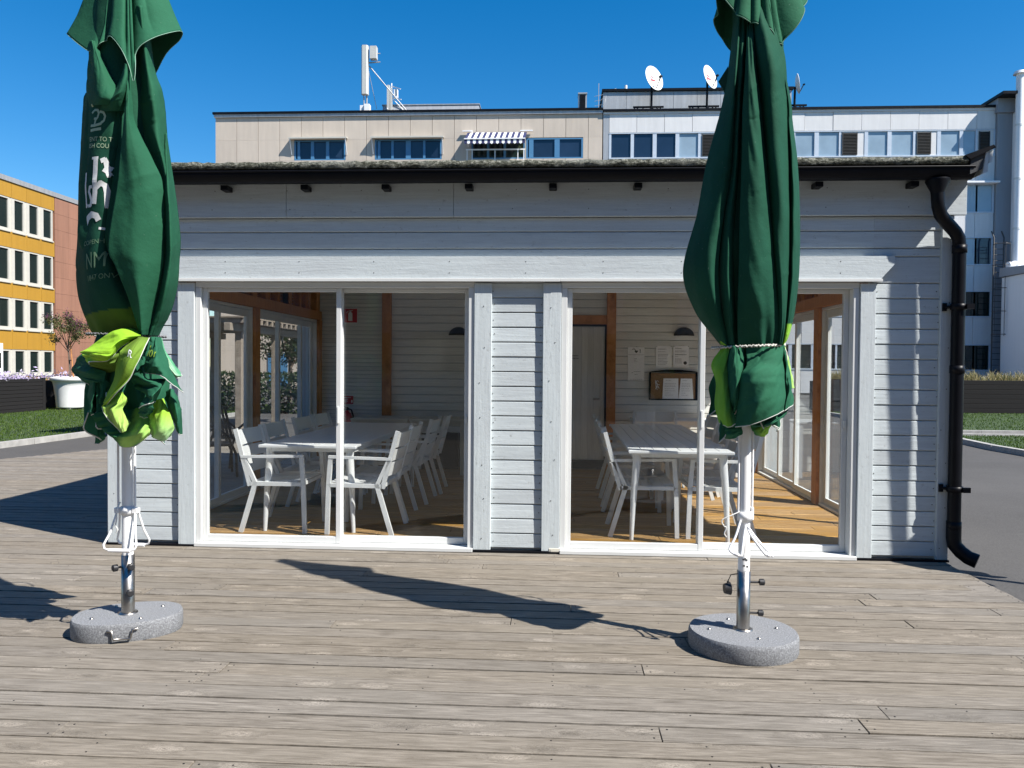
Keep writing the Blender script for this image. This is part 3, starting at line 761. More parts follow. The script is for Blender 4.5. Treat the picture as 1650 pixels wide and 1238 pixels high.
wall_lamp(1.775, 1.94, 'dark half round wall lamp above the cork board')

t = empty('fire_sign', (-2.955, 4.735, 2.205), 'red fire extinguisher pictogram sign on the slatted wall', 'sign')
mb = MB(); mb.box(-.098, .098, -.006, 0, -.098, .098); mb.build('panel', M['red'], t)
mb = MB(); mb.prism([(-.03,-.075),(.03,-.075),(.03,.03),(.022,.045),(.008,.05),(.008,.062),(-.008,.062),(-.008,.05),(-.022,.045),(-.03,.03)], 'y', -.009, -.0065)
mb.prism([(-.014,.064),(.02,.064),(.034,.074),(.03,.08),(.012,.072),(-.014,.074)], 'y', -.009, -.0065)
mb.tube([(-.012,-.008,.068),(-.04,-.008,.062),(-.05,-.008,.035)], .004, 6); mb.build('pictogram', M['sign_white'], t)
for a in ((-.1,.1,-.104,-.099),(-.1,.1,.099,.104),(-.104,-.099,-.104,.104),(.099,.104,-.104,.104)):
    pass
mb = MB(); mb.box(-.108, .108, -.004, .0, .0985, .108); mb.box(-.108, .108, -.004, .0, -.108, -.0985); mb.box(-.108, -.0985, -.004, 0, -.0985, .0985); mb.box(.0985, .108, -.004, 0, -.0985, .0985); mb.build('border', M['sign_white'], t)
t = empty('fire_notice', (-2.985, 4.735, .995), 'small red notice with white text above the fire extinguisher', 'sign')
mb = MB(); mb.box(-.075, .075, -.005, 0, -.058, .058); mb.build('panel', M['red'], t)
mb = MB()
for z, a in ((.035,.06),(.012,.035),(-.005,.03),(-.022,.035),(-.04,.025)): mb.box(-.065, -.065+a*1.8, -.0065, -.0052, z-.004, z+.004)
mb.box(.045, .066, -.0065, -.0052, -.035, .002); mb.build('print', M['sign_white'], t)
t = empty('fire_extinguisher', (-2.985, 4.66, .40), 'red fire extinguisher hanging on the slatted wall beside the cream table', 'fire extinguisher')
mb = MB(); mb.lathe([(.001,0),(.07,.0),(.076,.02),(.076,.36),(.06,.41),(.03,.43),(.03,.45)], 24); mb.build('cylinder', M['red'], t)
mb = MB(); mb.lathe([(.0,.45),(.028,.45),(.028,.49),(.012,.50),(.0,.50)], 12); mb.obox((0,0,.49), (-.10,0,.53), .025, .012); mb.obox((0,0,.47), (-.09,0,.47), .025, .01); mb.build('valve', M['blackmat'], t)
mb = MB(); mb.tube([(.02,0,.475),(.07,-.01,.46),(.098,-.015,.38),(.096,-.015,.25),(.09,-.01,.12)], .011, 10); mb.build('hose', M['blackmat'], t)
mb = MB(); mb.lathe([(.0765,.14),(.078,.141),(.078,.29),(.0765,.291)], 24); mb.build('label_band', M['paper'], t)
mb = MB(); mb.box(-.055,.055,-.03,.0,-.05,.05,b=.008); mb.box(-.036,.036,-.034,-.0301,-.034,.034,b=.002)
tag(mb.build('wall_thermostat', M['cream'], loc=(-2.235, 4.737, 1.195)), 'small cream thermostat box right of the orange post', 'thermostat')

def text_bars(mb, x0, x1, rows, y=-.0042, h=.004):
    for z, a, b in rows:
        x = x0+(x1-x0)*a
        while x < x0+(x1-x0)*b:
            l = rnd(.010, .026); mb.box(x, min(x+l, x0+(x1-x0)*b), y, y+.0009, z, z+h); x += l+.006
t = empty('wall_calendar', (1.115, 4.735, 1.545), 'tall white wall calendar with a drawing at the top, right of the timber post', 'calendar')
mb = MB(); mb.box(-.115,.115,-.0032,0,-.235,.235); mb.box(-.113,.113,-.0038,-.00325,-.235,.13); mb.build('sheet', M['paper'], t)
mb = MB(); mb.tube([(-.055,-.0042,.20),(-.03,-.0042,.212),(-.01,-.0042,.19),(-.012,-.0042,.165)], .004, 5); mb.prism([(-.025,.178),(-.005,.19),(.008,.18),(.02,.188),(.024,.172),(0,.15)], 'y', -.0050, -.0034)
mb.obox((.055,-.004,.205), (.055,-.004,.152), .008, .002); mb.obox((.045,-.004,.196),(.055,-.004,.205),.006,.002); mb.box(-.11,.11,-.0045,-.0039,.128,.1305)
text_bars(mb, -.1, .1, [(.07,.35,.55),(.05,.36,.5),(.03,.38,.58),(-.11,.35,.8),(-.125,.2,.3),(-.15,.4,.6),(-.218,.08,.95)]); mb.build('print', M['ink'], t)
mb = MB(); mb.tube([(0,-.012,.242),(0,0,.242)], .004, 6); mb.build('nail', M['blackmat'], t)
def notice(x, z, wd, h, label, rows, spot=False, lean=0.):
    t = empty('notice_sheet', (x, 4.735, z), label, 'notice', 'printed sheets on the back wall')
    mb = MB(); mb.box(-wd/2, wd/2, -.004, 0, -h/2, h/2); mb.build('sheet', M['paper'], t)
    mb = MB(); text_bars(mb, -wd/2, wd/2, rows, -.0050)
    if spot: mb.tube([(wd*.27,-.0052,-h*.28),(wd*.27,-.0042,-h*.28)], .024, 16)
    mb.build('print', M['ink'], t)
    mb = MB()
    for sx in (-1, 1): mb.tube([(sx*(wd/2-.008),-.008,h/2-.008),(sx*(wd/2-.008),-.003,h/2-.008)], .005, 8)
    mb.build('pin', M['blackmat'], t)
notice(1.50, 1.648, .215, .305, 'printed white sheet pinned above the cork board, left of its pair', [(.105,.12,.65),(.103,.12,.65),(.068,.12,.6),(.03,.12,.8),(.015,.12,.78),(-.004,.12,.7),(-.03,.12,.72),(-.05,.12,.5),(-.07,.12,.75),(-.09,.12,.7),(-.11,.12,.6)])
notice(1.738, 1.648, .215, .305, 'printed white sheet with a round emblem, above the cork board on the right', [(.118,.12,.55),(.116,.12,.55),(.08,.12,.85),(.066,.12,.8),(.030,.12,.85),(.026,.12,.8),(.0,.12,.3),(-.03,.12,.55),(-.045,.12,.55),(-.06,.12,.55),(-.075,.12,.55),(-.09,.12,.55)], True)
t = empty('cork_board', (1.632, 4.735, 1.245), 'cork notice board with black arched frame on the back wall', 'notice board')
mb = MB(); mb.box(-.31,.31,-.012,-.001,-.185,.17); mb.build('cork', M['cork'], t)
mb = MB(); mb.box(-.335,-.311,-.03,0,-.205,.185,b=.004); mb.box(.311,.345,-.03,0,-.205,.185,b=.004); mb.box(-.311,.311,-.028,0,-.205,-.186)
mb.prism([(-.335,.186),(.345,.186),(.30,.20),(.1,.222),(-.1,.222),(-.29,.20)], 'y', -.03, 0); mb.build('frame', M['black'], t)
mb = MB()
for _ in range(9): mb.tube([(-.22+rnd(-.04,.04),-.018,.0+rnd(-.07,.09)),(-.22+rnd(-.04,.04),-.012,.0+rnd(-.06,.08))], .004, 6)
mb.build('pin', M['sign_white'], t)
def pinned(x, wt, wb, label):
    t = empty('pinned_paper', (x, 4.716, 1.20), label, 'paper', 'papers pinned on the cork board')
    mb = MB(); mb.prism([(-wb/2,-.145),(wb/2,-.145),(wt/2,.145),(-wt/2+.008,.145)], 'y', -.0055, -.002); mb.build('sheet', M['paper'], t)
    mb = MB(); text_bars(mb, -wt/2, wt/2, [(.115,.2,.55),(.07,.12,.85),(.05,.12,.8),(.03,.12,.85),(-.0,.12,.75),(-.03,.12,.8),(-.06,.12,.5),(-.09,.12,.7)], -.0066, .003); mb.build('print', M['ink'], t)
pinned(1.594, .215, .222, 'white sheet pinned on the cork board, left of its pair')
pinned(1.81, .165, .205, 'curling white sheet pinned on the cork board, right of its pair')
t = empty('door_sign', (.235, 4.712, 1.64), 'small grey two-line sign on the interior door', 'sign')
mb = MB(); mb.box(-.082,.082,-.004,0,-.042,.042); mb.build('plate', M['alu_grey'], t)
mb = MB(); text_bars(mb, -.08, .08, [(.008,.12,.92),(.012,.12,.92),(-.028,.06,.95),(-.024,.06,.95)], -.005, .006); mb.build('print', M['ink'], t)

# silhouettes, fold lines and cloth flaps of the two parasols, in metres from the foot of each pole
R_SIL = [(3.898,0.095,0.037),(3.635,0.114,0.09),(3.437,0.118,0.166),(3.24,0.112,0.188),(3.075,0.119,0.194),(2.976,0.128,0.202),(2.779,0.178,0.228),(2.614,0.222,0.25),(2.45,0.252,0.263),(2.285,0.279,0.272),(2.121,0.317,0.274),(1.999,0.345,0.273),(1.89,0.32,0.261),(1.791,0.282,0.253),(1.693,0.208,0.231),(1.643,0.164,0.212),(1.614,0.138,0.192)]
L_SIL = [(3.988,0.04,0.081),(3.712,0.111,0.114),(3.505,0.174,0.131),(3.298,0.199,0.147),(3.212,0.203,0.15),(3.126,0.214,0.16),(2.988,0.221,0.205),(2.815,0.239,0.225),(2.643,0.257,0.241),(2.47,0.268,0.272),(2.367,0.272,0.288),(2.263,0.276,0.298),(2.16,0.283,0.305),(2.022,0.287,0.294),(1.919,0.284,0.283),(1.815,0.264,0.265),(1.729,0.23,0.227),(1.677,0.199,0.196),(1.65,0.182,0.182)]
L_CR = [([(3.436,-0.008),(3.16,0.001),(3.057,0.004),(2.815,-0.011),(2.539,-0.046),(2.177,-0.1),(2.022,-0.069),(1.85,-0.004),(1.677,0.05),(1.65,0.061)],0.95,0.035,0.13)]
L_PATCH = [('lime',[[(0.164,-0.17,1.671),(0.099,-0.2,1.685),(0.014,-0.22,1.647),(-0.071,-0.22,1.594),(-0.141,-0.2,1.557)],[(0.189,-0.2,1.652),(0.148,-0.29,1.634),(0.077,-0.32,1.587),(-0.015,-0.3,1.553),(-0.111,-0.24,1.545)],[(0.175,-0.19,1.641),(0.121,-0.28,1.606),(0.095,-0.335,1.545),(0.01,-0.33,1.544),(-0.079,-0.26,1.524)],[(0.128,-0.15,1.633),(0.092,-0.24,1.572),(0.078,-0.31,1.515),(-0.011,-0.31,1.507),(-0.068,-0.24,1.494)]],'b'),('shade',[[(0.092,-0.24,1.572),(0.072,-0.3,1.516),(-0.015,-0.3,1.51),(-0.068,-0.24,1.494)],[(0.107,-0.22,1.514),(0.058,-0.25,1.485),(0.005,-0.27,1.482),(-0.065,-0.22,1.475)],[(0.061,-0.12,1.443),(0.011,-0.15,1.446),(-0.051,-0.16,1.455),(-0.106,-0.14,1.469)]],''),('olive',[[(0.145,-0.18,1.638),(0.13,-0.26,1.581),(0.13,-0.3,1.548),(0.112,-0.3,1.468),(0.079,-0.28,1.393),(0.026,-0.27,1.291)],[(0.214,-0.24,1.639),(0.24,-0.36,1.576),(0.223,-0.385,1.52),(0.191,-0.375,1.447),(0.138,-0.345,1.378),(0.058,-0.31,1.285)],[(0.234,-0.2,1.635),(0.265,-0.3,1.572),(0.257,-0.36,1.498),(0.228,-0.37,1.424),(0.155,-0.35,1.35),(0.041,-0.3,1.266)]],'b'),('limelight',[[(0.028,-0.24,1.345),(0.082,-0.26,1.346),(0.112,-0.24,1.349)],[(0.037,-0.28,1.289),(0.114,-0.315,1.292),(0.15,-0.26,1.312)],[(0.046,-0.31,1.268),(0.114,-0.335,1.259),(0.135,-0.27,1.267)],[(0.087,-0.31,1.2),(0.137,-0.32,1.201),(0.165,-0.27,1.192)],[(0.14,-0.3,1.142),(0.16,-0.31,1.142),(0.158,-0.28,1.164)]],'l'),('limeband',[[(-0.073,-0.19,1.231),(0.046,-0.2,1.262),(0.119,-0.18,1.25),(0.162,-0.17,1.262),(0.23,-0.19,1.222)],[(-0.04,-0.22,1.168),(0.075,-0.25,1.178),(0.141,-0.22,1.176),(0.218,-0.25,1.191),(0.253,-0.22,1.178)],[(0.003,-0.22,1.14),(0.104,-0.29,1.118),(0.17,-0.27,1.117),(0.257,-0.31,1.139),(0.261,-0.24,1.145)],[(0.039,-0.2,1.097),(0.104,-0.25,1.067),(0.149,-0.24,1.058),(0.223,-0.27,1.083),(0.251,-0.22,1.126)]],'b'),('mint',[[(0.264,-0.19,1.305),(0.309,-0.24,1.313),(0.317,-0.2,1.315)],[(0.253,-0.22,1.236),(0.328,-0.265,1.251),(0.357,-0.23,1.249)],[(0.247,-0.22,1.178),(0.339,-0.275,1.177),(0.383,-0.23,1.174)],[(0.239,-0.2,1.129),(0.339,-0.265,1.125),(0.376,-0.22,1.144)],[(0.254,-0.19,1.105),(0.332,-0.24,1.093),(0.356,-0.2,1.116)]],'b'),('green',[[(0.221,-0.17,1.639),(0.27,-0.2,1.641),(0.266,-0.14,1.639)],[(0.252,-0.26,1.555),(0.34,-0.32,1.555),(0.335,-0.22,1.533)],[(0.259,-0.29,1.492),(0.372,-0.37,1.487),(0.402,-0.26,1.442)],[(0.265,-0.29,1.451),(0.39,-0.36,1.434),(0.451,-0.26,1.35)]],'b'),('green',[[(0.221,-0.22,1.498),(0.202,-0.24,1.474),(0.142,-0.22,1.404)],[(0.259,-0.28,1.423),(0.287,-0.34,1.419),(0.178,-0.24,1.376)],[(0.37,-0.3,1.419),(0.372,-0.38,1.381),(0.275,-0.32,1.345)],[(0.352,-0.3,1.373),(0.376,-0.42,1.338),(0.266,-0.33,1.3)],[(0.312,-0.28,1.303),(0.353,-0.42,1.299),(0.251,-0.33,1.271)]],'b'),('green',[[(0.312,-0.28,1.303),(0.353,-0.42,1.299),(0.251,-0.33,1.271)],[(0.295,-0.27,1.263),(0.322,-0.38,1.252),(0.246,-0.32,1.242)],[(0.252,-0.24,1.226),(0.264,-0.3,1.218),(0.232,-0.28,1.225)]],'b'),('green',[[(0.298,-0.14,1.35),(0.36,-0.2,1.368),(0.364,-0.15,1.316)],[(0.309,-0.16,1.28),(0.397,-0.25,1.297),(0.39,-0.16,1.252)],[(0.336,-0.16,1.221),(0.406,-0.24,1.216),(0.393,-0.16,1.24)],[(0.327,-0.12,1.183),(0.385,-0.18,1.129),(0.367,-0.12,1.115)]],'b'),('pale',[[(0.21,-0.04,1.644),(0.23,-0.06,1.619),(0.227,-0.05,1.595)],[(0.257,-0.06,1.559),(0.278,-0.1,1.523),(0.26,-0.09,1.517)],[(0.33,-0.07,1.463),(0.337,-0.12,1.445),(0.308,-0.11,1.463)],[(0.345,-0.06,1.442),(0.345,-0.1,1.424),(0.321,-0.1,1.421)]],'b'),('green',[[(-0.18,-0.12,1.555),(-0.056,-0.24,1.49),(0.01,-0.22,1.455)],[(-0.243,-0.08,1.507),(-0.074,-0.24,1.449),(0.004,-0.22,1.409)],[(-0.296,-0.04,1.461),(-0.167,-0.16,1.427),(-0.038,-0.22,1.397)],[(-0.276,-0.04,1.44),(-0.174,-0.12,1.399),(-0.118,-0.16,1.383)]],'b'),('green',[[(-0.146,-0.12,1.4),(-0.053,-0.22,1.414),(-0.078,-0.14,1.395),(-0.02,-0.2,1.42),(-0.008,-0.16,1.396)],[(-0.168,-0.1,1.321),(-0.063,-0.22,1.326),(-0.095,-0.12,1.322),(-0.015,-0.22,1.338),(-0.024,-0.16,1.324)],[(-0.181,-0.08,1.241),(-0.079,-0.2,1.243),(-0.101,-0.12,1.244),(-0.048,-0.18,1.278),(-0.039,-0.16,1.283)],[(-0.16,-0.08,1.211),(-0.079,-0.18,1.23),(-0.1,-0.12,1.244),(-0.064,-0.16,1.262),(-0.045,-0.16,1.277)]],'b'),('green',[[(-0.21,-0.02,1.219),(-0.179,-0.04,1.208),(-0.16,-0.04,1.19)],[(-0.185,-0.01,1.157),(-0.135,-0.06,1.149),(-0.125,-0.04,1.135)],[(-0.17,-0.01,1.12),(-0.123,-0.06,1.106),(-0.116,-0.02,1.091)],[(-0.183,-0.0,1.048),(-0.141,-0.03,1.054),(-0.124,-0.01,1.077)]],'b')]
R_PATCH = [('green',[[(-0.037,-0.15,1.606),(0.027,-0.17,1.611),(0.102,-0.15,1.619),(0.154,-0.12,1.625)],[(-0.046,-0.18,1.514),(0.02,-0.2,1.532),(0.089,-0.2,1.527),(0.15,-0.15,1.515)],[(-0.08,-0.2,1.455),(-0.025,-0.27,1.468),(0.068,-0.26,1.457),(0.149,-0.17,1.445)],[(-0.089,-0.2,1.326),(-0.034,-0.29,1.331),(0.064,-0.28,1.343),(0.152,-0.17,1.351)],[(-0.097,-0.19,1.199),(-0.027,-0.27,1.221),(0.057,-0.27,1.257),(0.153,-0.16,1.283)]],'b'),('limeleft',[[(-0.133,-0.08,1.619),(-0.126,-0.13,1.613),(-0.117,-0.14,1.611)],[(-0.19,-0.03,1.525),(-0.16,-0.16,1.489),(-0.117,-0.15,1.478)],[(-0.168,-0.04,1.428),(-0.157,-0.18,1.384),(-0.118,-0.16,1.372)],[(-0.174,-0.04,1.3),(-0.154,-0.2,1.279),(-0.107,-0.17,1.289)],[(-0.157,-0.05,1.215),(-0.129,-0.17,1.197),(-0.088,-0.18,1.22)]],'b'),('green',[[(-0.124,-0.12,1.611),(-0.1,-0.17,1.612),(-0.047,-0.14,1.609)],[(-0.135,-0.15,1.49),(-0.104,-0.22,1.49),(-0.048,-0.16,1.502)],[(-0.133,-0.15,1.371),(-0.108,-0.22,1.362),(-0.063,-0.17,1.431)],[(-0.115,-0.15,1.288),(-0.098,-0.18,1.278),(-0.08,-0.18,1.326)]],''),('green',[[(0.15,-0.08,1.626),(0.157,-0.11,1.62),(0.174,-0.06,1.615)],[(0.158,-0.1,1.516),(0.164,-0.14,1.516),(0.2,-0.05,1.516)],[(0.16,-0.12,1.397),(0.177,-0.15,1.398),(0.225,-0.05,1.395)],[(0.15,-0.12,1.266),(0.173,-0.14,1.291),(0.229,-0.05,1.311)]],'b'),('limeedge',[[(0.167,-0.06,1.622),(0.177,-0.05,1.615),(0.193,-0.02,1.611)],[(0.177,-0.07,1.54),(0.195,-0.05,1.538),(0.213,-0.02,1.536)],[(0.195,-0.07,1.456),(0.213,-0.05,1.453),(0.231,-0.02,1.453)],[(0.208,-0.06,1.398),(0.221,-0.05,1.394),(0.244,-0.02,1.395)]],''),('green',[[(-0.141,-0.06,1.222),(-0.111,-0.14,1.216),(-0.048,-0.12,1.216)],[(-0.143,-0.04,1.166),(-0.122,-0.14,1.169),(-0.047,-0.12,1.168)],[(-0.112,-0.04,1.124),(-0.1,-0.12,1.129),(-0.066,-0.1,1.139)]],'b'),('green',[[(0.016,-0.1,1.227),(0.082,-0.16,1.232),(0.197,-0.08,1.288)],[(0.004,-0.1,1.197),(0.065,-0.18,1.21),(0.18,-0.08,1.251)],[(0.068,-0.08,1.188),(0.104,-0.12,1.211),(0.153,-0.07,1.238)]],'b'),('limetip',[[(0.019,-0.04,1.204),(0.057,-0.1,1.215),(0.132,-0.04,1.23)],[(0.019,-0.04,1.174),(0.052,-0.12,1.169),(0.115,-0.04,1.187)],[(0.055,-0.02,1.142),(0.074,-0.06,1.14),(0.104,-0.03,1.152)]],'b')]
L_FOLD = [('label',[[(-0.23,-0.0,2.997),(-0.105,-0.12,2.953),(0.021,-0.18,2.93),(0.045,-0.12,2.951)],[(-0.245,-0.0,2.946),(-0.101,-0.14,2.897),(0.033,-0.2,2.875),(0.058,-0.13,2.898)],[(-0.257,-0.0,2.731),(-0.103,-0.15,2.686),(0.032,-0.2,2.67),(0.06,-0.13,2.69)],[(-0.273,-0.0,2.484),(-0.114,-0.16,2.446),(0.012,-0.2,2.436),(0.038,-0.13,2.452)],[(-0.285,-0.0,2.174),(-0.127,-0.17,2.147),(-0.015,-0.21,2.14),(0.002,-0.14,2.151)],[(-0.293,-0.0,2.036),(-0.123,-0.17,2.014),(0.009,-0.21,2.009),(0.039,-0.14,2.018)],[(-0.276,-0.0,1.864),(-0.101,-0.16,1.85),(0.046,-0.19,1.848),(0.109,-0.15,1.851)],[(-0.22,-0.0,1.708),(-0.068,-0.13,1.702),(0.07,-0.15,1.702),(0.153,-0.15,1.702)],[(-0.191,-0.0,1.656),(-0.051,-0.12,1.652),(0.079,-0.14,1.652),(0.158,-0.14,1.653)]]),('green',[[(0.044,-0.05,3.278),(0.054,-0.06,3.273),(0.058,-0.06,3.273),(0.058,-0.05,3.278)],[(0.102,-0.17,3.024),(0.126,-0.2,3.013),(0.126,-0.19,3.016),(0.12,-0.16,3.028)],[(0.135,-0.24,2.86),(0.152,-0.25,2.856),(0.157,-0.24,2.86),(0.152,-0.2,2.873)],[(0.13,-0.25,2.744),(0.161,-0.27,2.738),(0.172,-0.26,2.741),(0.174,-0.21,2.756)],[(0.112,-0.26,2.549),(0.175,-0.275,2.545),(0.218,-0.27,2.546),(0.267,-0.21,2.561)],[(0.101,-0.265,2.42),(0.183,-0.28,2.416),(0.241,-0.275,2.417),(0.317,-0.21,2.431)],[(0.055,-0.27,2.114),(0.153,-0.285,2.112),(0.227,-0.285,2.112),(0.32,-0.21,2.123)],[(0.092,-0.265,2.002),(0.174,-0.275,2.001),(0.24,-0.28,2.0),(0.311,-0.2,2.011)],[(0.144,-0.24,1.843),(0.196,-0.25,1.843),(0.228,-0.24,1.844),(0.266,-0.18,1.849)],[(0.165,-0.19,1.7),(0.191,-0.2,1.699),(0.208,-0.2,1.7),(0.22,-0.165,1.701)],[(0.171,-0.17,1.651),(0.189,-0.18,1.651),(0.199,-0.18,1.651),(0.204,-0.155,1.652)]]),('green',[[(0.013,-0.0,3.469),(0.073,-0.05,3.445),(0.155,-0.12,3.411),(0.119,-0.0,3.467)],[(0.043,-0.03,3.118),(0.1,-0.06,3.106),(0.201,-0.14,3.073),(0.163,-0.0,3.128)],[(0.044,-0.04,2.979),(0.128,-0.09,2.961),(0.242,-0.16,2.935),(0.209,-0.0,2.991)],[(0.067,-0.05,2.807),(0.151,-0.1,2.791),(0.266,-0.17,2.768),(0.229,-0.0,2.821)],[(0.133,-0.07,2.667),(0.203,-0.12,2.652),(0.294,-0.18,2.634),(0.239,-0.0,2.685)],[(0.213,-0.09,2.543),(0.265,-0.14,2.53),(0.322,-0.18,2.52),(0.253,-0.0,2.566)],[(0.259,-0.1,2.424),(0.3,-0.15,2.413),(0.335,-0.18,2.406),(0.266,-0.02,2.442)]]),('green',[[(0.238,-0.03,2.761),(0.257,-0.06,2.752),(0.26,-0.06,2.752),(0.243,-0.02,2.764)],[(0.238,-0.06,2.467),(0.348,-0.22,2.429),(0.34,-0.17,2.441),(0.277,-0.0,2.481)],[(0.238,-0.06,2.299),(0.363,-0.235,2.264),(0.358,-0.18,2.275),(0.298,-0.0,2.31)],[(0.237,-0.06,2.164),(0.369,-0.24,2.135),(0.364,-0.18,2.144),(0.308,-0.0,2.173)],[(0.234,-0.06,2.062),(0.361,-0.235,2.038),(0.358,-0.18,2.046),(0.301,-0.0,2.071)],[(0.209,-0.06,1.927),(0.335,-0.22,1.911),(0.338,-0.17,1.916),(0.29,-0.0,1.934)],[(0.184,-0.08,1.79),(0.285,-0.19,1.782),(0.293,-0.15,1.785),(0.265,-0.02,1.795)],[(0.174,-0.1,1.688),(0.236,-0.16,1.685),(0.242,-0.13,1.687),(0.222,-0.04,1.691)],[(0.172,-0.11,1.65),(0.22,-0.15,1.649),(0.223,-0.12,1.65),(0.21,-0.05,1.653)]]),('green',[[(-0.145,-0.1,3.24),(-0.122,-0.12,3.231),(-0.106,-0.13,3.227),(-0.114,-0.1,3.239)],[(-0.169,-0.08,3.119),(-0.078,-0.17,3.082),(-0.029,-0.19,3.074),(-0.028,-0.14,3.093)],[(-0.189,-0.06,3.016),(-0.057,-0.2,2.963),(0.022,-0.23,2.951),(0.04,-0.17,2.973)],[(-0.199,-0.05,2.952),(-0.035,-0.22,2.891),(0.047,-0.25,2.88),(0.084,-0.21,2.893)],[(-0.219,-0.03,2.918),(-0.044,-0.2,2.859),(0.039,-0.225,2.85),(0.07,-0.18,2.865)]]),('green',[[(0.086,-0.16,3.087),(0.116,-0.2,3.071),(0.128,-0.21,3.067),(0.112,-0.17,3.083)],[(0.071,-0.17,3.018),(0.123,-0.23,2.995),(0.142,-0.235,2.993),(0.118,-0.18,3.014)],[(0.039,-0.18,2.943),(0.107,-0.25,2.918),(0.132,-0.24,2.921),(0.105,-0.17,2.946)],[(-0.003,-0.2,2.878),(0.077,-0.245,2.862),(0.11,-0.22,2.87),(0.09,-0.15,2.894)],[(-0.049,-0.17,2.837),(0.053,-0.215,2.821),(0.089,-0.19,2.829),(0.065,-0.12,2.852)]]),('inner',[[(-0.174,-0.02,3.294),(-0.093,-0.05,3.28),(-0.023,-0.06,3.275),(0.022,-0.03,3.287)],[(-0.175,-0.02,3.125),(-0.091,-0.05,3.112),(-0.019,-0.06,3.107),(0.029,-0.03,3.118)],[(-0.147,-0.02,2.989),(-0.077,-0.05,2.977),(-0.017,-0.06,2.973),(0.018,-0.03,2.983)],[(-0.123,-0.02,2.87),(-0.064,-0.05,2.859),(-0.017,-0.06,2.856),(0.006,-0.03,2.865)]])]
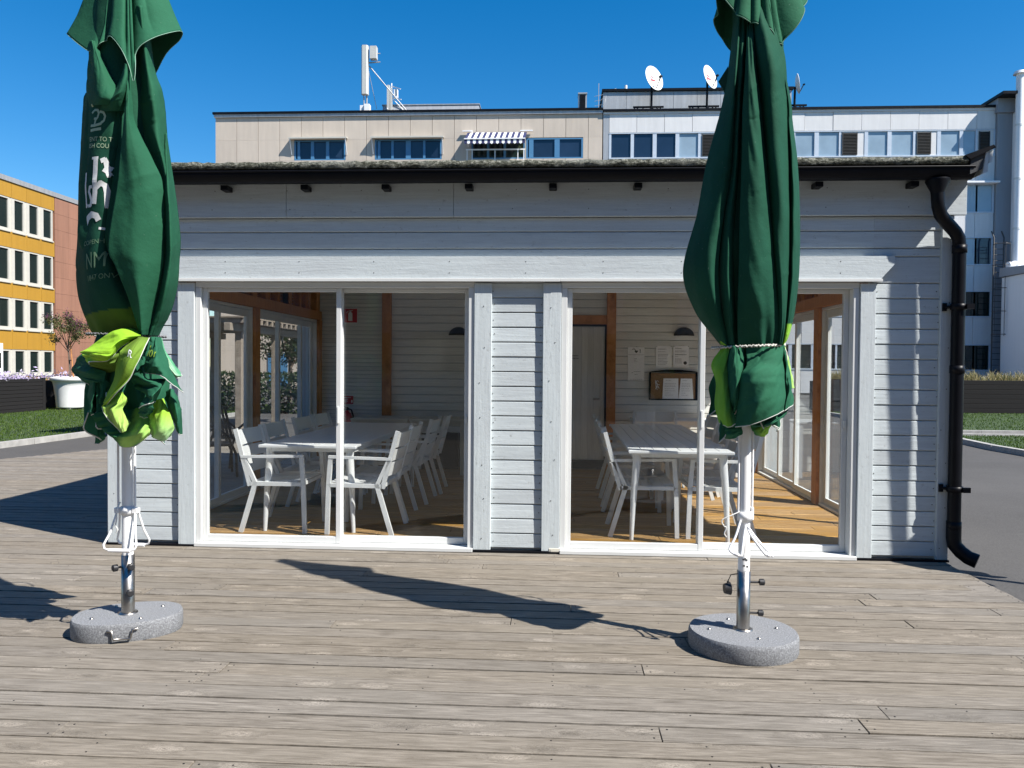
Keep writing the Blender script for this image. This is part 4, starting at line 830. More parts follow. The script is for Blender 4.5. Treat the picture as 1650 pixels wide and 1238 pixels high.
R_FOLD = [('leftprint',[[(-0.071,-0.0,3.534),(-0.069,-0.04,3.515),(-0.059,-0.05,3.509),(-0.046,-0.03,3.519)],[(-0.117,-0.0,3.082),(-0.119,-0.09,3.047),(-0.116,-0.16,3.021),(-0.093,-0.11,3.039)],[(-0.153,-0.0,2.874),(-0.147,-0.1,2.841),(-0.132,-0.17,2.817),(-0.102,-0.12,2.834)],[(-0.217,-0.0,2.627),(-0.196,-0.12,2.594),(-0.161,-0.19,2.575),(-0.121,-0.15,2.585)],[(-0.248,-0.0,2.464),(-0.223,-0.13,2.433),(-0.182,-0.2,2.417),(-0.14,-0.16,2.426)],[(-0.275,-0.0,2.3),(-0.251,-0.14,2.273),(-0.209,-0.205,2.26),(-0.17,-0.18,2.265)],[(-0.34,-0.0,2.013),(-0.301,-0.15,1.995),(-0.241,-0.21,1.988),(-0.193,-0.19,1.99)],[(-0.278,-0.0,1.806),(-0.254,-0.14,1.796),(-0.209,-0.19,1.792),(-0.171,-0.17,1.794)],[(-0.182,-0.0,1.674),(-0.18,-0.12,1.669),(-0.158,-0.15,1.668),(-0.135,-0.13,1.669)],[(-0.139,-0.0,1.621),(-0.148,-0.11,1.618),(-0.138,-0.14,1.617),(-0.123,-0.12,1.618)]]),('green',[[(-0.062,-0.03,3.519),(-0.054,-0.04,3.514),(-0.044,-0.04,3.514),(-0.032,-0.05,3.509)],[(-0.104,-0.09,3.047),(-0.098,-0.14,3.028),(-0.082,-0.15,3.024),(-0.037,-0.06,3.058)],[(-0.113,-0.1,2.841),(-0.108,-0.15,2.824),(-0.093,-0.16,2.82),(-0.047,-0.06,2.853)],[(-0.128,-0.11,2.596),(-0.122,-0.17,2.58),(-0.108,-0.19,2.574),(-0.056,-0.07,2.607)],[(-0.147,-0.12,2.435),(-0.136,-0.18,2.421),(-0.118,-0.2,2.416),(-0.059,-0.08,2.444)],[(-0.173,-0.12,2.276),(-0.158,-0.19,2.263),(-0.132,-0.21,2.259),(-0.063,-0.08,2.283)],[(-0.195,-0.12,1.999),(-0.175,-0.2,1.989),(-0.144,-0.22,1.986),(-0.068,-0.09,2.002)],[(-0.176,-0.12,1.797),(-0.158,-0.18,1.793),(-0.133,-0.2,1.792),(-0.07,-0.1,1.799)],[(-0.147,-0.11,1.67),(-0.131,-0.14,1.669),(-0.11,-0.15,1.668),(-0.071,-0.11,1.67)],[(-0.137,-0.11,1.618),(-0.121,-0.13,1.618),(-0.103,-0.14,1.618),(-0.072,-0.12,1.618)]]),('green',[[(-0.027,-0.03,3.487),(-0.02,-0.03,3.486),(-0.013,-0.03,3.486),(-0.002,-0.02,3.491)],[(-0.072,-0.18,3.012),(-0.059,-0.205,3.002),(-0.037,-0.2,3.004),(0.005,-0.13,3.03)],[(-0.089,-0.21,2.804),(-0.065,-0.24,2.793),(-0.032,-0.235,2.795),(0.025,-0.16,2.819)],[(-0.092,-0.22,2.692),(-0.067,-0.25,2.683),(-0.03,-0.245,2.684),(0.031,-0.17,2.706)],[(-0.098,-0.235,2.439),(-0.064,-0.265,2.431),(-0.019,-0.265,2.431),(0.056,-0.18,2.451)],[(-0.103,-0.24,2.253),(-0.062,-0.27,2.247),(-0.011,-0.27,2.247),(0.073,-0.185,2.263)],[(-0.103,-0.24,2.037),(-0.056,-0.27,2.032),(0.001,-0.27,2.032),(0.091,-0.19,2.043)],[(-0.102,-0.22,1.853),(-0.048,-0.245,1.85),(0.015,-0.245,1.851),(0.109,-0.18,1.857)],[(-0.096,-0.19,1.72),(-0.035,-0.2,1.72),(0.034,-0.2,1.72),(0.124,-0.165,1.722)],[(-0.085,-0.16,1.617),(-0.024,-0.165,1.617),(0.042,-0.165,1.618),(0.124,-0.15,1.619)]]),('green',[[(-0.021,-0.03,3.551),(-0.008,-0.03,3.55),(0.011,-0.03,3.55),(0.035,-0.02,3.554)],[(-0.02,-0.11,3.149),(-0.001,-0.19,3.116),(0.048,-0.2,3.111),(0.134,-0.11,3.146)],[(0.01,-0.12,2.908),(0.021,-0.22,2.873),(0.069,-0.23,2.869),(0.159,-0.12,2.906)],[(0.025,-0.12,2.722),(0.032,-0.23,2.688),(0.081,-0.235,2.686),(0.172,-0.12,2.72)],[(0.051,-0.12,2.434),(0.056,-0.225,2.409),(0.098,-0.24,2.406),(0.185,-0.12,2.433)],[(0.07,-0.12,2.244),(0.073,-0.22,2.225),(0.11,-0.235,2.222),(0.192,-0.12,2.243)],[(0.088,-0.12,2.053),(0.088,-0.215,2.04),(0.12,-0.225,2.039),(0.191,-0.12,2.053)],[(0.107,-0.12,1.862),(0.106,-0.19,1.856),(0.129,-0.2,1.855),(0.185,-0.11,1.863)],[(0.115,-0.12,1.725),(0.116,-0.165,1.722),(0.135,-0.17,1.722),(0.177,-0.1,1.726)],[(0.11,-0.12,1.62),(0.113,-0.15,1.619),(0.128,-0.15,1.619),(0.16,-0.1,1.62)]]),('rightprint',[[(0.064,-0.04,3.416),(0.049,-0.12,3.379),(0.061,-0.09,3.393),(0.091,-0.0,3.434)],[(0.167,-0.05,2.931),(0.148,-0.14,2.899),(0.162,-0.11,2.91),(0.201,-0.0,2.948)],[(0.173,-0.06,2.767),(0.156,-0.155,2.738),(0.176,-0.12,2.749),(0.222,-0.0,2.786)],[(0.182,-0.06,2.572),(0.168,-0.165,2.544),(0.192,-0.13,2.554),(0.248,-0.0,2.587)],[(0.187,-0.06,2.286),(0.175,-0.17,2.265),(0.205,-0.13,2.273),(0.265,-0.0,2.298)],[(0.188,-0.06,2.006),(0.178,-0.165,1.993),(0.206,-0.13,1.998),(0.267,-0.0,2.014)],[(0.175,-0.06,1.803),(0.168,-0.15,1.796),(0.192,-0.12,1.798),(0.247,-0.0,1.807)],[(0.162,-0.07,1.673),(0.156,-0.13,1.67),(0.173,-0.11,1.671),(0.217,-0.0,1.676)],[(0.153,-0.08,1.621),(0.147,-0.12,1.62),(0.158,-0.1,1.62),(0.192,-0.0,1.623)]])]

# ------------------------------------------------------------------ parasols
GREEN = (.018, .098, .052); GREEN2 = (.022, .115, .062); LIME = (.30, .56, .035); OLIVE = (.085, .15, .022); PALE = (.42, .66, .36); DARK = (.008, .045, .030)
def lerp_tab(tab, z):
    zs = [r[0] for r in tab][::-1]
    return [np.interp(z, zs, [r[k] for r in tab][::-1]) for k in range(1, len(tab[0]))]
def wob(a, b, seed, n=6, f=1.):
    rs = np.random.RandomState(seed); out = np.zeros_like(a)
    for i in range(n):
        fa, fb = rs.uniform(.5, 2.2)*f, rs.uniform(.5, 2.2)*f; out += np.sin(fa*a+fb*b+rs.uniform(0, 6.28))/n**.5
    return out
def grid_mesh(name, Pts, cols, mat, parent, closed=False, thick=0.0):
    n, m = Pts.shape[:2]
    vs = Pts.reshape(-1, 3); fs = []
    for i in range(n-1):
        for j in range(m if closed else m-1):
            fs.append((i*m+j, i*m+(j+1) % m, (i+1)*m+(j+1) % m, (i+1)*m+j))
    me = bpy.data.meshes.new(name); me.from_pydata([tuple(v) for v in vs], [], fs); me.materials.append(mat)
    ca = me.color_attributes.new('print', 'FLOAT_COLOR', 'POINT')
    c4 = np.ones((len(vs), 4), np.float32); c4[:, :3] = cols.reshape(-1, 3); ca.data.foreach_set('color', c4.ravel())
    me.polygons.foreach_set('use_smooth', [True]*len(fs)); me.update()
    o = bpy.data.objects.new(name, me); COL.objects.link(o); o.parent = parent
    if thick:
        md = o.modifiers.new('thickness', 'SOLIDIFY'); md.thickness = thick; md.offset = 0
    return o
def catmull(ctrl, n):
    c = np.asarray(ctrl, float); k = len(c)
    p = np.concatenate([[2*c[0]-c[1]], c, [2*c[-1]-c[-2]]]); out = []
    for u in np.linspace(0, k-1, n):
        i = min(int(u), k-2); t = u-i; a, b, d, e = p[i], p[i+1], p[i+2], p[i+3]
        out.append(.5*(2*b+(d-a)*t+(2*a-5*b+4*d-e)*t*t+(3*b-a-3*d+e)*t**3))
    return np.array(out)
def patch_grid(rows, n=56, m=46):
    a = np.array([catmull(r, m) for r in rows]); return np.array([catmull(a[:, j], n) for j in range(m)]).transpose(1, 0, 2)

def canopy(name, parent, sil, crs, mat, seed, zrope, colour, hollows=(), ntheta=420, nz=230):
    zt, zb = sil[0][0], sil[-1][0]
    z = np.linspace(zt, zb, nz)[:, None]*np.ones((1, ntheta)); th = (np.linspace(0, 2*np.pi, ntheta, endpoint=False)-np.pi)[None, :]*np.ones((nz, 1))
    rl, rr = lerp_tab(sil, z)
    k = np.ones(5)/5.
    sm = lambda a: np.apply_along_axis(lambda c: np.convolve(np.pad(c, 2, 'edge'), k, 'valid'), 0, a)
    rl, rr = sm(rl), sm(rr)
    rx = np.where(np.cos(th) > 0, rr, rl); rf = .5*(rl+rr)*.80
    mod = np.zeros_like(z)
    for pts, A, wl, wr in crs:
        zs = [p[0] for p in pts][::-1]; xs = [p[1] for p in pts][::-1]
        xc = np.interp(z, zs, xs); win = np.clip((zs[-1]-z)/(.40 if zs[-1] < 3.3 else .12), 0, 1)*np.clip((z-zs[0])/.02+1, 0, 1)
        cx = np.clip(xc/np.where(xc > 0, rr, rl), -.985, .985); tc = -np.arccos(cx)
        d = th-tc; e = np.where(d < 0, np.exp(-np.abs(d)/(wl*3)), np.exp(-np.abs(d)/(wr*3)))
        nr = 1-.55*np.clip(1-(z-zrope)/.16, 0, 1)
        mod += A*e*win*nr
    for hx, hz, wx, wz, A, sl in hollows:
        xx = rx*np.cos(th)-hx-sl*(z-hz); wz_ = wx*(1+.9*(z-hz)/wz)
        mod += A*np.exp(-(np.abs(xx)/np.clip(wz_, .004, 1))**6-(np.abs(z-hz)/wz)**8)*(np.sin(th) < 0)
    rs = np.random.RandomState(seed)
    for i in range(7):   # creases round the far side
        tc = (.35+(i+rs.uniform(-.3,.3))*.39)+.12*np.sin(z*rs.uniform(1, 2)+i); d = th-tc
        mod += rs.uniform(.12,.3)*np.exp(-np.abs(d)/rs.uniform(.12,.3))
    mod = .78*np.tanh(mod/.78)
    r = 1-mod
    wr_ = np.sin(26*(z+.28*th)+3*np.sin(3*th+seed)+2*np.sin(4*z)); patchy = np.clip(wob(th*1.8, z*1.7, seed+7), 0, 1)
    r += .016*wob(th*2.2, z*1.6, seed+1)+.009*wob(th*6, z*5, seed+2)+.007*patchy*wr_+.010*np.abs(wob(th*3.5, z*.8, seed+4))
    near = np.exp(-np.abs(z-zrope)/.10); r += near*(.045*np.sin(19*th+2.5*np.sin(3*th+seed))+.02*np.sin(41*th+1.))
    mid = np.exp(-((z-zrope-.33)/.22)**2); r += mid*.014*np.sin(9*th+z*9+2*np.sin(2*th))
    P_ = np.stack([rx*r*np.cos(th), rf*r*np.sin(th), z], -1)
    return grid_mesh(name, P_, colour(th, z, P_), mat, parent, True)

def skirt(parent, sil_r, zrope, zlow, seed, n, colour, amp=.06):
    nv, nu = 60, 520
    v = np.linspace(0, 1, nv)[:, None]*np.ones((1, nu)); u = np.linspace(0, 2*np.pi, nu, endpoint=False)[None, :]*np.ones((nv, 1))
    rs = np.random.RandomState(seed); p1, p2, p3 = rs.uniform(0, 6.28, 3)
    g = v**.8
    ph = n*u+1.3*np.sin(2*u+p1)+.7*np.sin(3*u+p2)
    th = u+.9/n*g*np.sin(ph+1.2)*(1+.4*np.sin(u*2+p3))
    r0 = sil_r*.80*(1+.06*np.sin(19*u)); r = r0+(np.interp(v, [0,.25,.6,1], [0,.022,.042,.034]))+amp*g*np.sin(ph)
    L = (zrope-zlow)*(1+.13*np.sin(u*3+p2)+.10*np.sin(5*u+p1)+.05*np.sin(ph))
    z = zrope-L*v*.93
    r += .006*wob(u*9, v*8, seed)
    P_ = np.stack([r*np.cos(th), r*np.sin(th), z], -1)
    o = grid_mesh('skirt', P_, colour(u, v), M['fabric'], parent, True)
    mb = MB(); e = P_[-1]; mb.tube([tuple(p) for p in e[::4]]+[tuple(e[0])], .0035, 6); mb.build('hem_piping', M['piping'], o)
    return o

def solid(c): return lambda P_: np.ones(P_.shape)*np.array(c)
def patch_colour(kind, P_):
    n, m = P_.shape[:2]; a = np.linspace(0, 1, n)[:, None, None]*np.ones((1, m, 1)); b = np.linspace(0, 1, m)[None, :, None]*np.ones((n, 1, 1))
    mixc = lambda c, d, t: np.array(c)*(1-t)+np.array(d)*t
    sm = lambda x: np.clip(x, 0, 1)
    if kind == 'lime': return mixc((.24,.47,.028), (.36,.62,.05), b)
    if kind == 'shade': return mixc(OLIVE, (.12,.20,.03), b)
    if kind == 'olive': return mixc((.12,.20,.03), (.26,.46,.05), sm(b*1.15))
    if kind == 'limelight': return mixc((.27,.48,.06), (.40,.60,.16), a)
    if kind == 'limeband': return mixc((.03,.13,.045), mixc((.22,.42,.06), (.36,.60,.16), a), sm((b-.34)*7+(a-.5)*3))
    if kind == 'mint': return mixc((.27,.50,.05), (.42,.66,.36), sm(a*1.5-.45))
    if kind == 'pale': return mixc((.10,.33,.18), (.50,.70,.50), sm(b*1.5-.2))
    if kind == 'limeleft': return mixc((.04,.15,.05), (.15,.38,.04), sm((.9-b)*2.2))
    if kind == 'limeedge': return mixc((.24,.50,.04), (.40,.62,.20), b)
    if kind == 'limetip': return mixc((.03,.16,.05), (.30,.55,.06), sm(b*1.6-.2))
    return np.ones(P_.shape)*np.array(GREEN2)
def patches(parent, data, seed):
    for i, (kind, rows, hem) in enumerate(data):
        G = patch_grid(rows); rs = np.random.RandomState(seed+i)
        n, m = G.shape[:2]; a = np.linspace(0, 1, n)[:, None]*np.ones((1, m)); b = np.linspace(0, 1, m)[None, :]*np.ones((n, 1))
        G[..., 1] += .006*wob(a*7, b*7, seed+i*3)+.002*wob(a*20, b*20, seed+i*5+1); crumple(G, seed*7+i, .012, 9, .05); crumple(G, seed*9+i, .006, 12, .025)
        G[..., 0] += .003*wob(a*9, b*9, seed+i*7+2)
        o = grid_mesh('fabric_fold', G, patch_colour(kind, G), M['fabric'], parent, False, .0025)
        if hem:
            e = G[-1] if hem == 'b' else G[:, 0]
            mb = MB(); mb.tube([tuple(p) for p in e], .0026, 6); mb.build('hem_piping', M['piping'], o)

def crumple(G, seed, amp, n=6, sharp=.05, uv=(1., 1.)):
    """sharp crossing crease lines and soft dents, pushed along the view-independent outward (-Y) direction"""
    rs = np.random.RandomState(seed); n_, m_ = G.shape[:2]
    a = np.linspace(0, 1, n_)[:, None]*np.ones((1, m_))*uv[0]; b = np.linspace(0, 1, m_)[None, :]*np.ones((n_, 1))*uv[1]; out = np.zeros((n_, m_))
    for _ in range(n):
        ph = rs.uniform(0, 3.14); c = rs.uniform(0, uv[0])*math.cos(ph)+rs.uniform(0, uv[1])*math.sin(ph)
        d = a*math.cos(ph)+b*math.sin(ph)-c+.04*np.sin(a*5+rs.uniform(0, 6))
        t = -a*math.sin(ph)+b*math.cos(ph)-rs.uniform(0, 1)*.5
        out += rs.choice([-1, 1])*rs.uniform(.4, 1)*np.exp(-np.abs(d)/(sharp*rs.uniform(.6, 1.6)))*np.exp(-(t/rs.uniform(.25, .7))**2)
    G[..., 1] += amp*out; return G
def long_folds(parent, data, seed, zrope, extra=None):
    """the big hanging folds of the closed canopy, one sheet each"""
    res = []
    for i, (kind, rows) in enumerate(data):
        G = patch_grid(rows, 150, 40); z = G[..., 2]; n, m = z.shape
        b = np.linspace(0, 1, m)[None, :]*np.ones((n, 1)); mid = np.sin(b*np.pi)
        near = np.exp(-np.clip(z-zrope, 0, 9)/.13)
        G[..., 1] += (.011*np.sin(b*17+3*np.sin(b*5+i)+z*2)*near+.004*np.sin(b*9+z*3+i)-.004)*mid
        G[..., 1] += .0045*wob(z*5, b*3+i, seed+i)*mid+.0018*wob(z*16, b*9, seed+i+50)*mid
        L_ = max(1., (rows[0][0][2]-rows[-1][0][2])/.35); crumple(G, seed*3+i, .0075, int(4+4*L_), .045, (L_, 1.)); crumple(G, seed*5+i, .0048, int(6+6*L_), .02, (L_, 1.)); 
        G[..., 0] += .0018*wob(z*4, b*0+i, seed+i+9)
        x = G[..., 0]; c = np.ones(G.shape)*np.array(extra)
        if kind == 'label': c[:] = np.array((.017,.088,.05)); c[z < 2.65] = np.array((.013,.070,.043)); c[z < 1.78+.10*(x+.05)] = np.array((.10,.175,.024))
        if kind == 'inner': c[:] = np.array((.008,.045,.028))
        if kind == 'leftprint': c[(z < 1.79-.9*(x+.33)) & (z < 1.83)] = np.array((.17,.38,.035))
        if kind == 'rightprint': c[(z < 1.73) & (x > .13)] = np.array((.24,.48,.05))
        res.append(grid_mesh('canopy_fold', G, c, M['fabric'], parent, False, .0022))
    return res

def cap(parent, hem, ztop, seed, creases, pipe='piping'):
    """top vent cap: hem = list of (theta deg, radius, z)"""
    nt, nv = 360, 60
    th = np.linspace(-np.pi, np.pi, nt, endpoint=False); td = np.degrees(th)
    h = sorted(hem); hd = [q[0]-360 for q in h]+[q[0] for q in h]+[q[0]+360 for q in h]
    rh = np.interp(td, hd, [q[1] for q in h]*3); zh = np.interp(td, hd, [q[2] for q in h]*3)
    kk = np.hanning(9); kk /= kk.sum(); wrap = lambda q: np.convolve(np.concatenate([q[-4:], q, q[:4]]), kk, 'valid')
    rh, zh = wrap(rh), wrap(zh)
    v = np.linspace(0, 1, nv)[:, None]
    r = .05+(rh[None]-.05)*v**1.25; z = ztop+(zh[None]-ztop)*v
    mod = np.zeros((nv, nt))
    for t0, A, w_, dr in creases:
        d = (td[None]-t0-dr*v+180) % 360-180; mod += A*np.exp(-np.abs(d)/w_)*np.clip(v*3, 0, 1)
    r = r*(1-.8*np.tanh(mod/.8))+.006*wob(th[None]*3*np.ones((nv, 1)), v*4*np.ones((1, nt)), seed)*v
    P_ = np.stack([r*np.cos(th)[None], r*np.sin(th)[None], z*np.ones((nv, nt))], -1)
    o = grid_mesh('vent_cap', P_, np.ones(P_.shape)*np.array(GREEN2), M['fabric'], parent, True, .002)
    mb = MB(); e = P_[-1]; mb.tube([tuple(p) for p in e[::3]]+[tuple(e[0])], .003, 6); mb.build('hem_piping', M[pipe], o)

def cap_hem(parent, hem, ztop, folds, pipe='cap_piping'):
    """top vent cap drawn from its hem line; folds = (position along the hem, depth, width)"""
    n = len(hem); c = np.array(hem+hem[:3]); m = 14; H = []
    h = np.array(hem)
    for i in range(n):
        a, b, d, e = h[i-1], h[i], h[(i+1) % n], h[(i+2) % n]
        for t in np.linspace(0, 1, m, endpoint=False): H.append(.5*(2*b+(d-a)*t+(2*a-5*b+4*d-e)*t*t+(3*b-a-3*d+e)*t**3))
    H = np.array(H); q = np.arange(len(H))/m; nv = 70; v = np.linspace(0, 1, nv)[:, None]
    ang = np.arctan2(H[:, 1], H[:, 0]); r0 = .05
    tx, ty = r0*np.cos(ang), r0*np.sin(ang); k = v**1.2
    mod = np.zeros((nv, len(H)))
    for p, A, w_ in folds:
        d = (q[None]-p+n/2) % n-n/2; mod += A*np.exp(-np.abs(d)/(w_*(.5+.5*v)))*np.clip(v*2.5, 0, 1)*(1-.75*np.clip((v-.86)/.14, 0, 1))
    f = 1-.85*np.tanh(mod/.85)
    X = (tx+(H[:, 0]-tx)*k)*f; Y = (ty+(H[:, 1]-ty)*k)*f; Z = ztop+(H[:, 2]-ztop)*v
    P_ = np.stack([X, Y, Z*np.ones_like(X)], -1); P_[..., 1] += .006*wob(np.ones((nv, 1))*q[None]*.8, v*5*np.ones((1, len(H))), 3)*v
    o = grid_mesh('vent_cap', P_, np.ones(P_.shape)*np.array(GREEN2), M['fabric'], parent, True, .002)
    mb = MB(); e = P_[-1]; mb.tube([tuple(p) for p in e[::3]]+[tuple(e[0])], .0018, 6); mb.build('hem_piping', M[pipe], o)

def rope_ring(parent, rx, ry, z, tilt, th=.0045, mat='rope'):
    mb = MB()
    for k in range(2):
        q = [(rx*1.03*math.cos(t)+.004*math.cos(9*t+k*3.1), ry*1.03*math.sin(t)+.004*math.sin(9*t+k*3.1), z+tilt*math.cos(t)+.005*math.sin(60*t+k*3.14)) for t in np.linspace(0, 2*math.pi, 160)]
        mb.tube(q, th, 6)
    mb.lathe([(.001,z-.012+tilt),(.016,z-.008+tilt),(.018,z+tilt),(.012,z+.012+tilt),(.001,z+.015+tilt)], 12, rx*.93, -ry*.45)
    mb.tube([(rx*.93,-ry*.5,z+tilt),(rx*1.0,-ry*.6,z-.03),(rx*1.02,-ry*.6,z-.07)], .0035, 6)
    mb.build('tie_rope', M[mat], parent)

def base_slab(name, loc, rz, label, tube_h, a, b, h, handle):
    """granite disc with two flattened sides, a steel tube and clamping knobs"""
    t = empty(name, loc, label, 'parasol stand', 'granite parasol stands', rz)
    pts = []
    for i in range(96):
        an = 2*math.pi*i/96; e = .88 if b < a*.85 else 1.; x = a*math.copysign(abs(math.cos(an))**e, math.cos(an)); y = b*math.copysign(abs(math.sin(an))**e, math.sin(an)); pts.append((x, y))
    mb = MB(); rings = [(.985, 0), (1., .012), (1., h-.022), (.992, h-.010), (.972, h)]; vs = []; fs = []; n = len(pts)
    for s_, z in rings: vs += [(x*s_, y*s_, z) for x, y in pts]
    for i in range(len(rings)-1):
        for j in range(n): fs.append((i*n+j, i*n+(j+1) % n, (i+1)*n+(j+1) % n, (i+1)*n+j))
    mb.add(vs, fs, True); mb.add(vs[-n:], [tuple(range(n))]); mb.add(vs[:n], [tuple(range(n))[::-1]])
    mb.build('slab', M['granite'], t)
    mb = MB(); mb.lathe([(.035,h),(.035,tube_h),(.0315,tube_h),(.0315,h)], 28); mb.lathe([(.052,h+.0005),(.050,h+.006),(.036,h+.008)], 28); mb.build('tube', M['steel'], t)
    mb = MB()
    for an in (25, 115, 205, 295): mb.lathe([(.0001,h+.009),(.008,h+.008),(.010,h+.0005)], 10, .19*math.cos(R(an)), .15*math.sin(R(an)))
    mb.build('bolt', M['steel'], t)
    if handle:
        mb = MB(); y = -b; mb.tube([(-.075,y-.002,h-.03),(-.05,y-.012,h-.03),(-.045,y-.015,h-.06),(-.04,y-.016,h-.075),(.04,y-.016,h-.075),(.045,y-.015,h-.06),(.05,y-.012,h-.03),(.075,y-.002,h-.03)], .006, 10)
        mb.build('handle', M['steel'], t)
    return t
def knob(parent, p, d, stem=.035, rad=.020):
    mb = MB(); p = Vector(p); d = Vector(d).normalized(); e = p+d*stem
    mb.tube([p, e], .006, 8); mb.tube([e, e+d*.022], rad, 7); mb.tube([e+d*.022, e+d*.027], [rad, rad*.7], 7); mb.build('knob', M['blackmat'], parent)

def parasol_frame(t, zlow, ztop, arms):
    mb = MB(); mb.tube([(0,0,.30),(0,0,ztop)], .0295, 20); mb.build('pole', M['white'], t)

# ---- left parasol
LX, LY = -2.39, -2.0
pl = empty('parasol', (LX, LY, 0), 'closed green parasol with white lettering and a lime ruffled skirt, on the left', 'parasol', 'closed green parasols')
parasol_frame(pl, .47, 4.02, 0)
ZRL = 1.655
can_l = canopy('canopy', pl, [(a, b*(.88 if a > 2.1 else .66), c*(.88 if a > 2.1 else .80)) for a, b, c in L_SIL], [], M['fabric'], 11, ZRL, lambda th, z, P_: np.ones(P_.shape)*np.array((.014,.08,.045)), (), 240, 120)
fold_l = long_folds(pl, L_FOLD, 61, ZRL, GREEN)
def sk_left(u, v):
    c = np.ones(u.shape+(3,))*np.array(GREEN2)
    return c
skirt(pl, .17, ZRL, 1.12, 3, 9, sk_left, .045)
patches(pl, L_PATCH, 40)
cap_hem(pl, [(-0.339,0,3.323),(-0.159,-0.1,3.187),(-0.113,-0.14,3.19),(-0.067,-0.16,3.201),(-0.033,-0.16,3.226),(0.02,-0.19,3.226),(0.059,-0.2,3.195),(0.105,-0.215,3.136),(0.14,-0.225,3.067),(0.16,-0.23,3.007),(0.173,-0.23,2.972),(0.183,-0.225,3.003),(0.185,-0.215,3.077),(0.176,-0.18,3.162),(0.212,-0.16,3.212),(0.267,-0.11,3.265),(0.32,-0.01,3.324),(0.27,0.08,3.315),(0.15,0.16,3.27),(0,0.2,3.1),(-0.15,0.17,3.27),(-0.28,0.08,3.31)], 4.06,
    [(2.2,.8,.5),(4.0,.7,.4),(7.6,.16,.5),(9.2,.10,.4),(12.6,.75,.7),(14.6,.10,.6),(20,.4,1.)])
rope_ring(pl, .187, .205, ZRL, -.004, .0028, 'dark_cord')
# runner, thin struts, collar and wire loops on the lower pole
mb = MB()
for s in (-1, 1):
    mb.tube([(s*.048,-.01,1.2),(s*.048,-.01,.70)], .0065, 8); mb.tube([(s*.034,.02,1.2),(s*.034,.02,.70)], .0045, 8)
mb.build('strut', M['white'], pl)
mb = MB(); mb.lathe([(.031,.655),(.037,.655),(.037,.70),(.031,.70)], 20); mb.box(-.068, -.034, -.022, .012, .662, .694, b=.004); mb.box(.034, .068, -.022, .012, .662, .694, b=.004); mb.build('collar', M['white'], pl)
for s, y in ((-1,-.05), (1,.04)):
    mb = MB()
    mb.tube([(-.052,y*.3,.672),(-.072,y,.56),(-.095,y*1.5,.50),(-.088,y*1.6,.478),(-.06,y*1.6,.470)], .0062, 8); mb.tube([(.052,y*.3,.672),(.072,y,.56),(.092,y*1.5,.50),(.086,y*1.6,.478),(.06,y*1.6,.470)], .0062, 8)
    mb.tube([(-.062,y*1.6,.469),(.062,y*1.6,.469)], .011, 10); mb.build('wire_loop', M['white'], pl)
mb = MB(); mb.tube([(-.02,-.036,.73),(-.035,-.05,.69),(-.03,-.055,.64),(-.042,-.05,.60),(-.028,-.05,.58),(-.04,-.045,.56)], .004, 6); mb.build('hook', M['alu_grey'], pl)
bl = base_slab('granite_stand', (LX, LY, 0), R(22), 'oblong granite base with a carrying handle, under the left parasol', .43, .285, .205, .10, True)
c22 = lambda a, z, r: (r*math.cos(R(a-22)), r*math.sin(R(a-22)), z)
knob(bl, c22(-130,.365,.034), c22(-130,0,1), .022); knob(bl, c22(-45,.37,.034), c22(-45,0,1), .014); knob(bl, c22(-50,.225,.034), c22(-50,0,1), .014)

# ---- right parasol
RX, RY = 1.01, -2.0
pr_ = empty('parasol', (RX, RY, 0), 'closed plain green parasol tied with rope, standing on a round base on the right', 'parasol', 'closed green parasols')
parasol_frame(pr_, .5, 4.0, 0)
ZRR = 1.612
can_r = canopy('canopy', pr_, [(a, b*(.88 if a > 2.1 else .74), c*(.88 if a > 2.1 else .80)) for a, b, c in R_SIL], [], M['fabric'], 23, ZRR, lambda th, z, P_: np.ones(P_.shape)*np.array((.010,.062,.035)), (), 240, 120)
fold_r = long_folds(pr_, R_FOLD, 83, ZRR, (.011,.070,.041))
def sk_right(u, v):
    c = np.ones(u.shape+(3,))*np.array((.016,.09,.05)); return c
skirt(pr_, .155, ZRR, 1.19, 17, 7, sk_right, .03)
patches(pr_, R_PATCH, 90)
cap(pr_, [(-180,.17,3.36),(-165,.21,3.45),(-150,.20,3.40),(-130,.19,3.30),(-110,.17,3.26),(-90,.17,3.24),(-70,.185,3.22),(-52,.20,3.15),(-44,.21,3.145),(-35,.235,3.22),(-20,.27,3.34),(-5,.285,3.42),(20,.25,3.40),(60,.2,3.30),(90,.19,3.1),(130,.2,3.3),(165,.19,3.36)], 4.06, 8,
    [(-140,.2,8,5),(-105,.2,7,0),(-85,.3,6,4),(-60,.22,6,4),(-38,.25,5,-3),(-15,.1,8,0),(60,.3,9,0),(110,.3,9,0)], 'dark_piping')
mb = MB(); mb.prism([(-.165,3.02),(-.115,3.10),(-.10,2.97),(-.115,2.93)], 'y', .02, .024); mb.build('fabric_tab', simple('green_tab_cloth', (.014,.08,.046), .8), pr_)
rope_ring(pr_, .172, .198, ZRR, .008)
mb = MB()
for s in (-1, 1): mb.tube([(s*.036,-.012,1.2),(s*.036,-.012,.72)], .006, 8)
mb.build('strut', M['white'], pr_)
mb = MB(); mb.lathe([(.031,.685),(.038,.685),(.038,.735),(.031,.735)], 20); mb.box(.03,.045,-.02,.02,.69,.76,b=.003); mb.build('collar', M['white'], pr_)
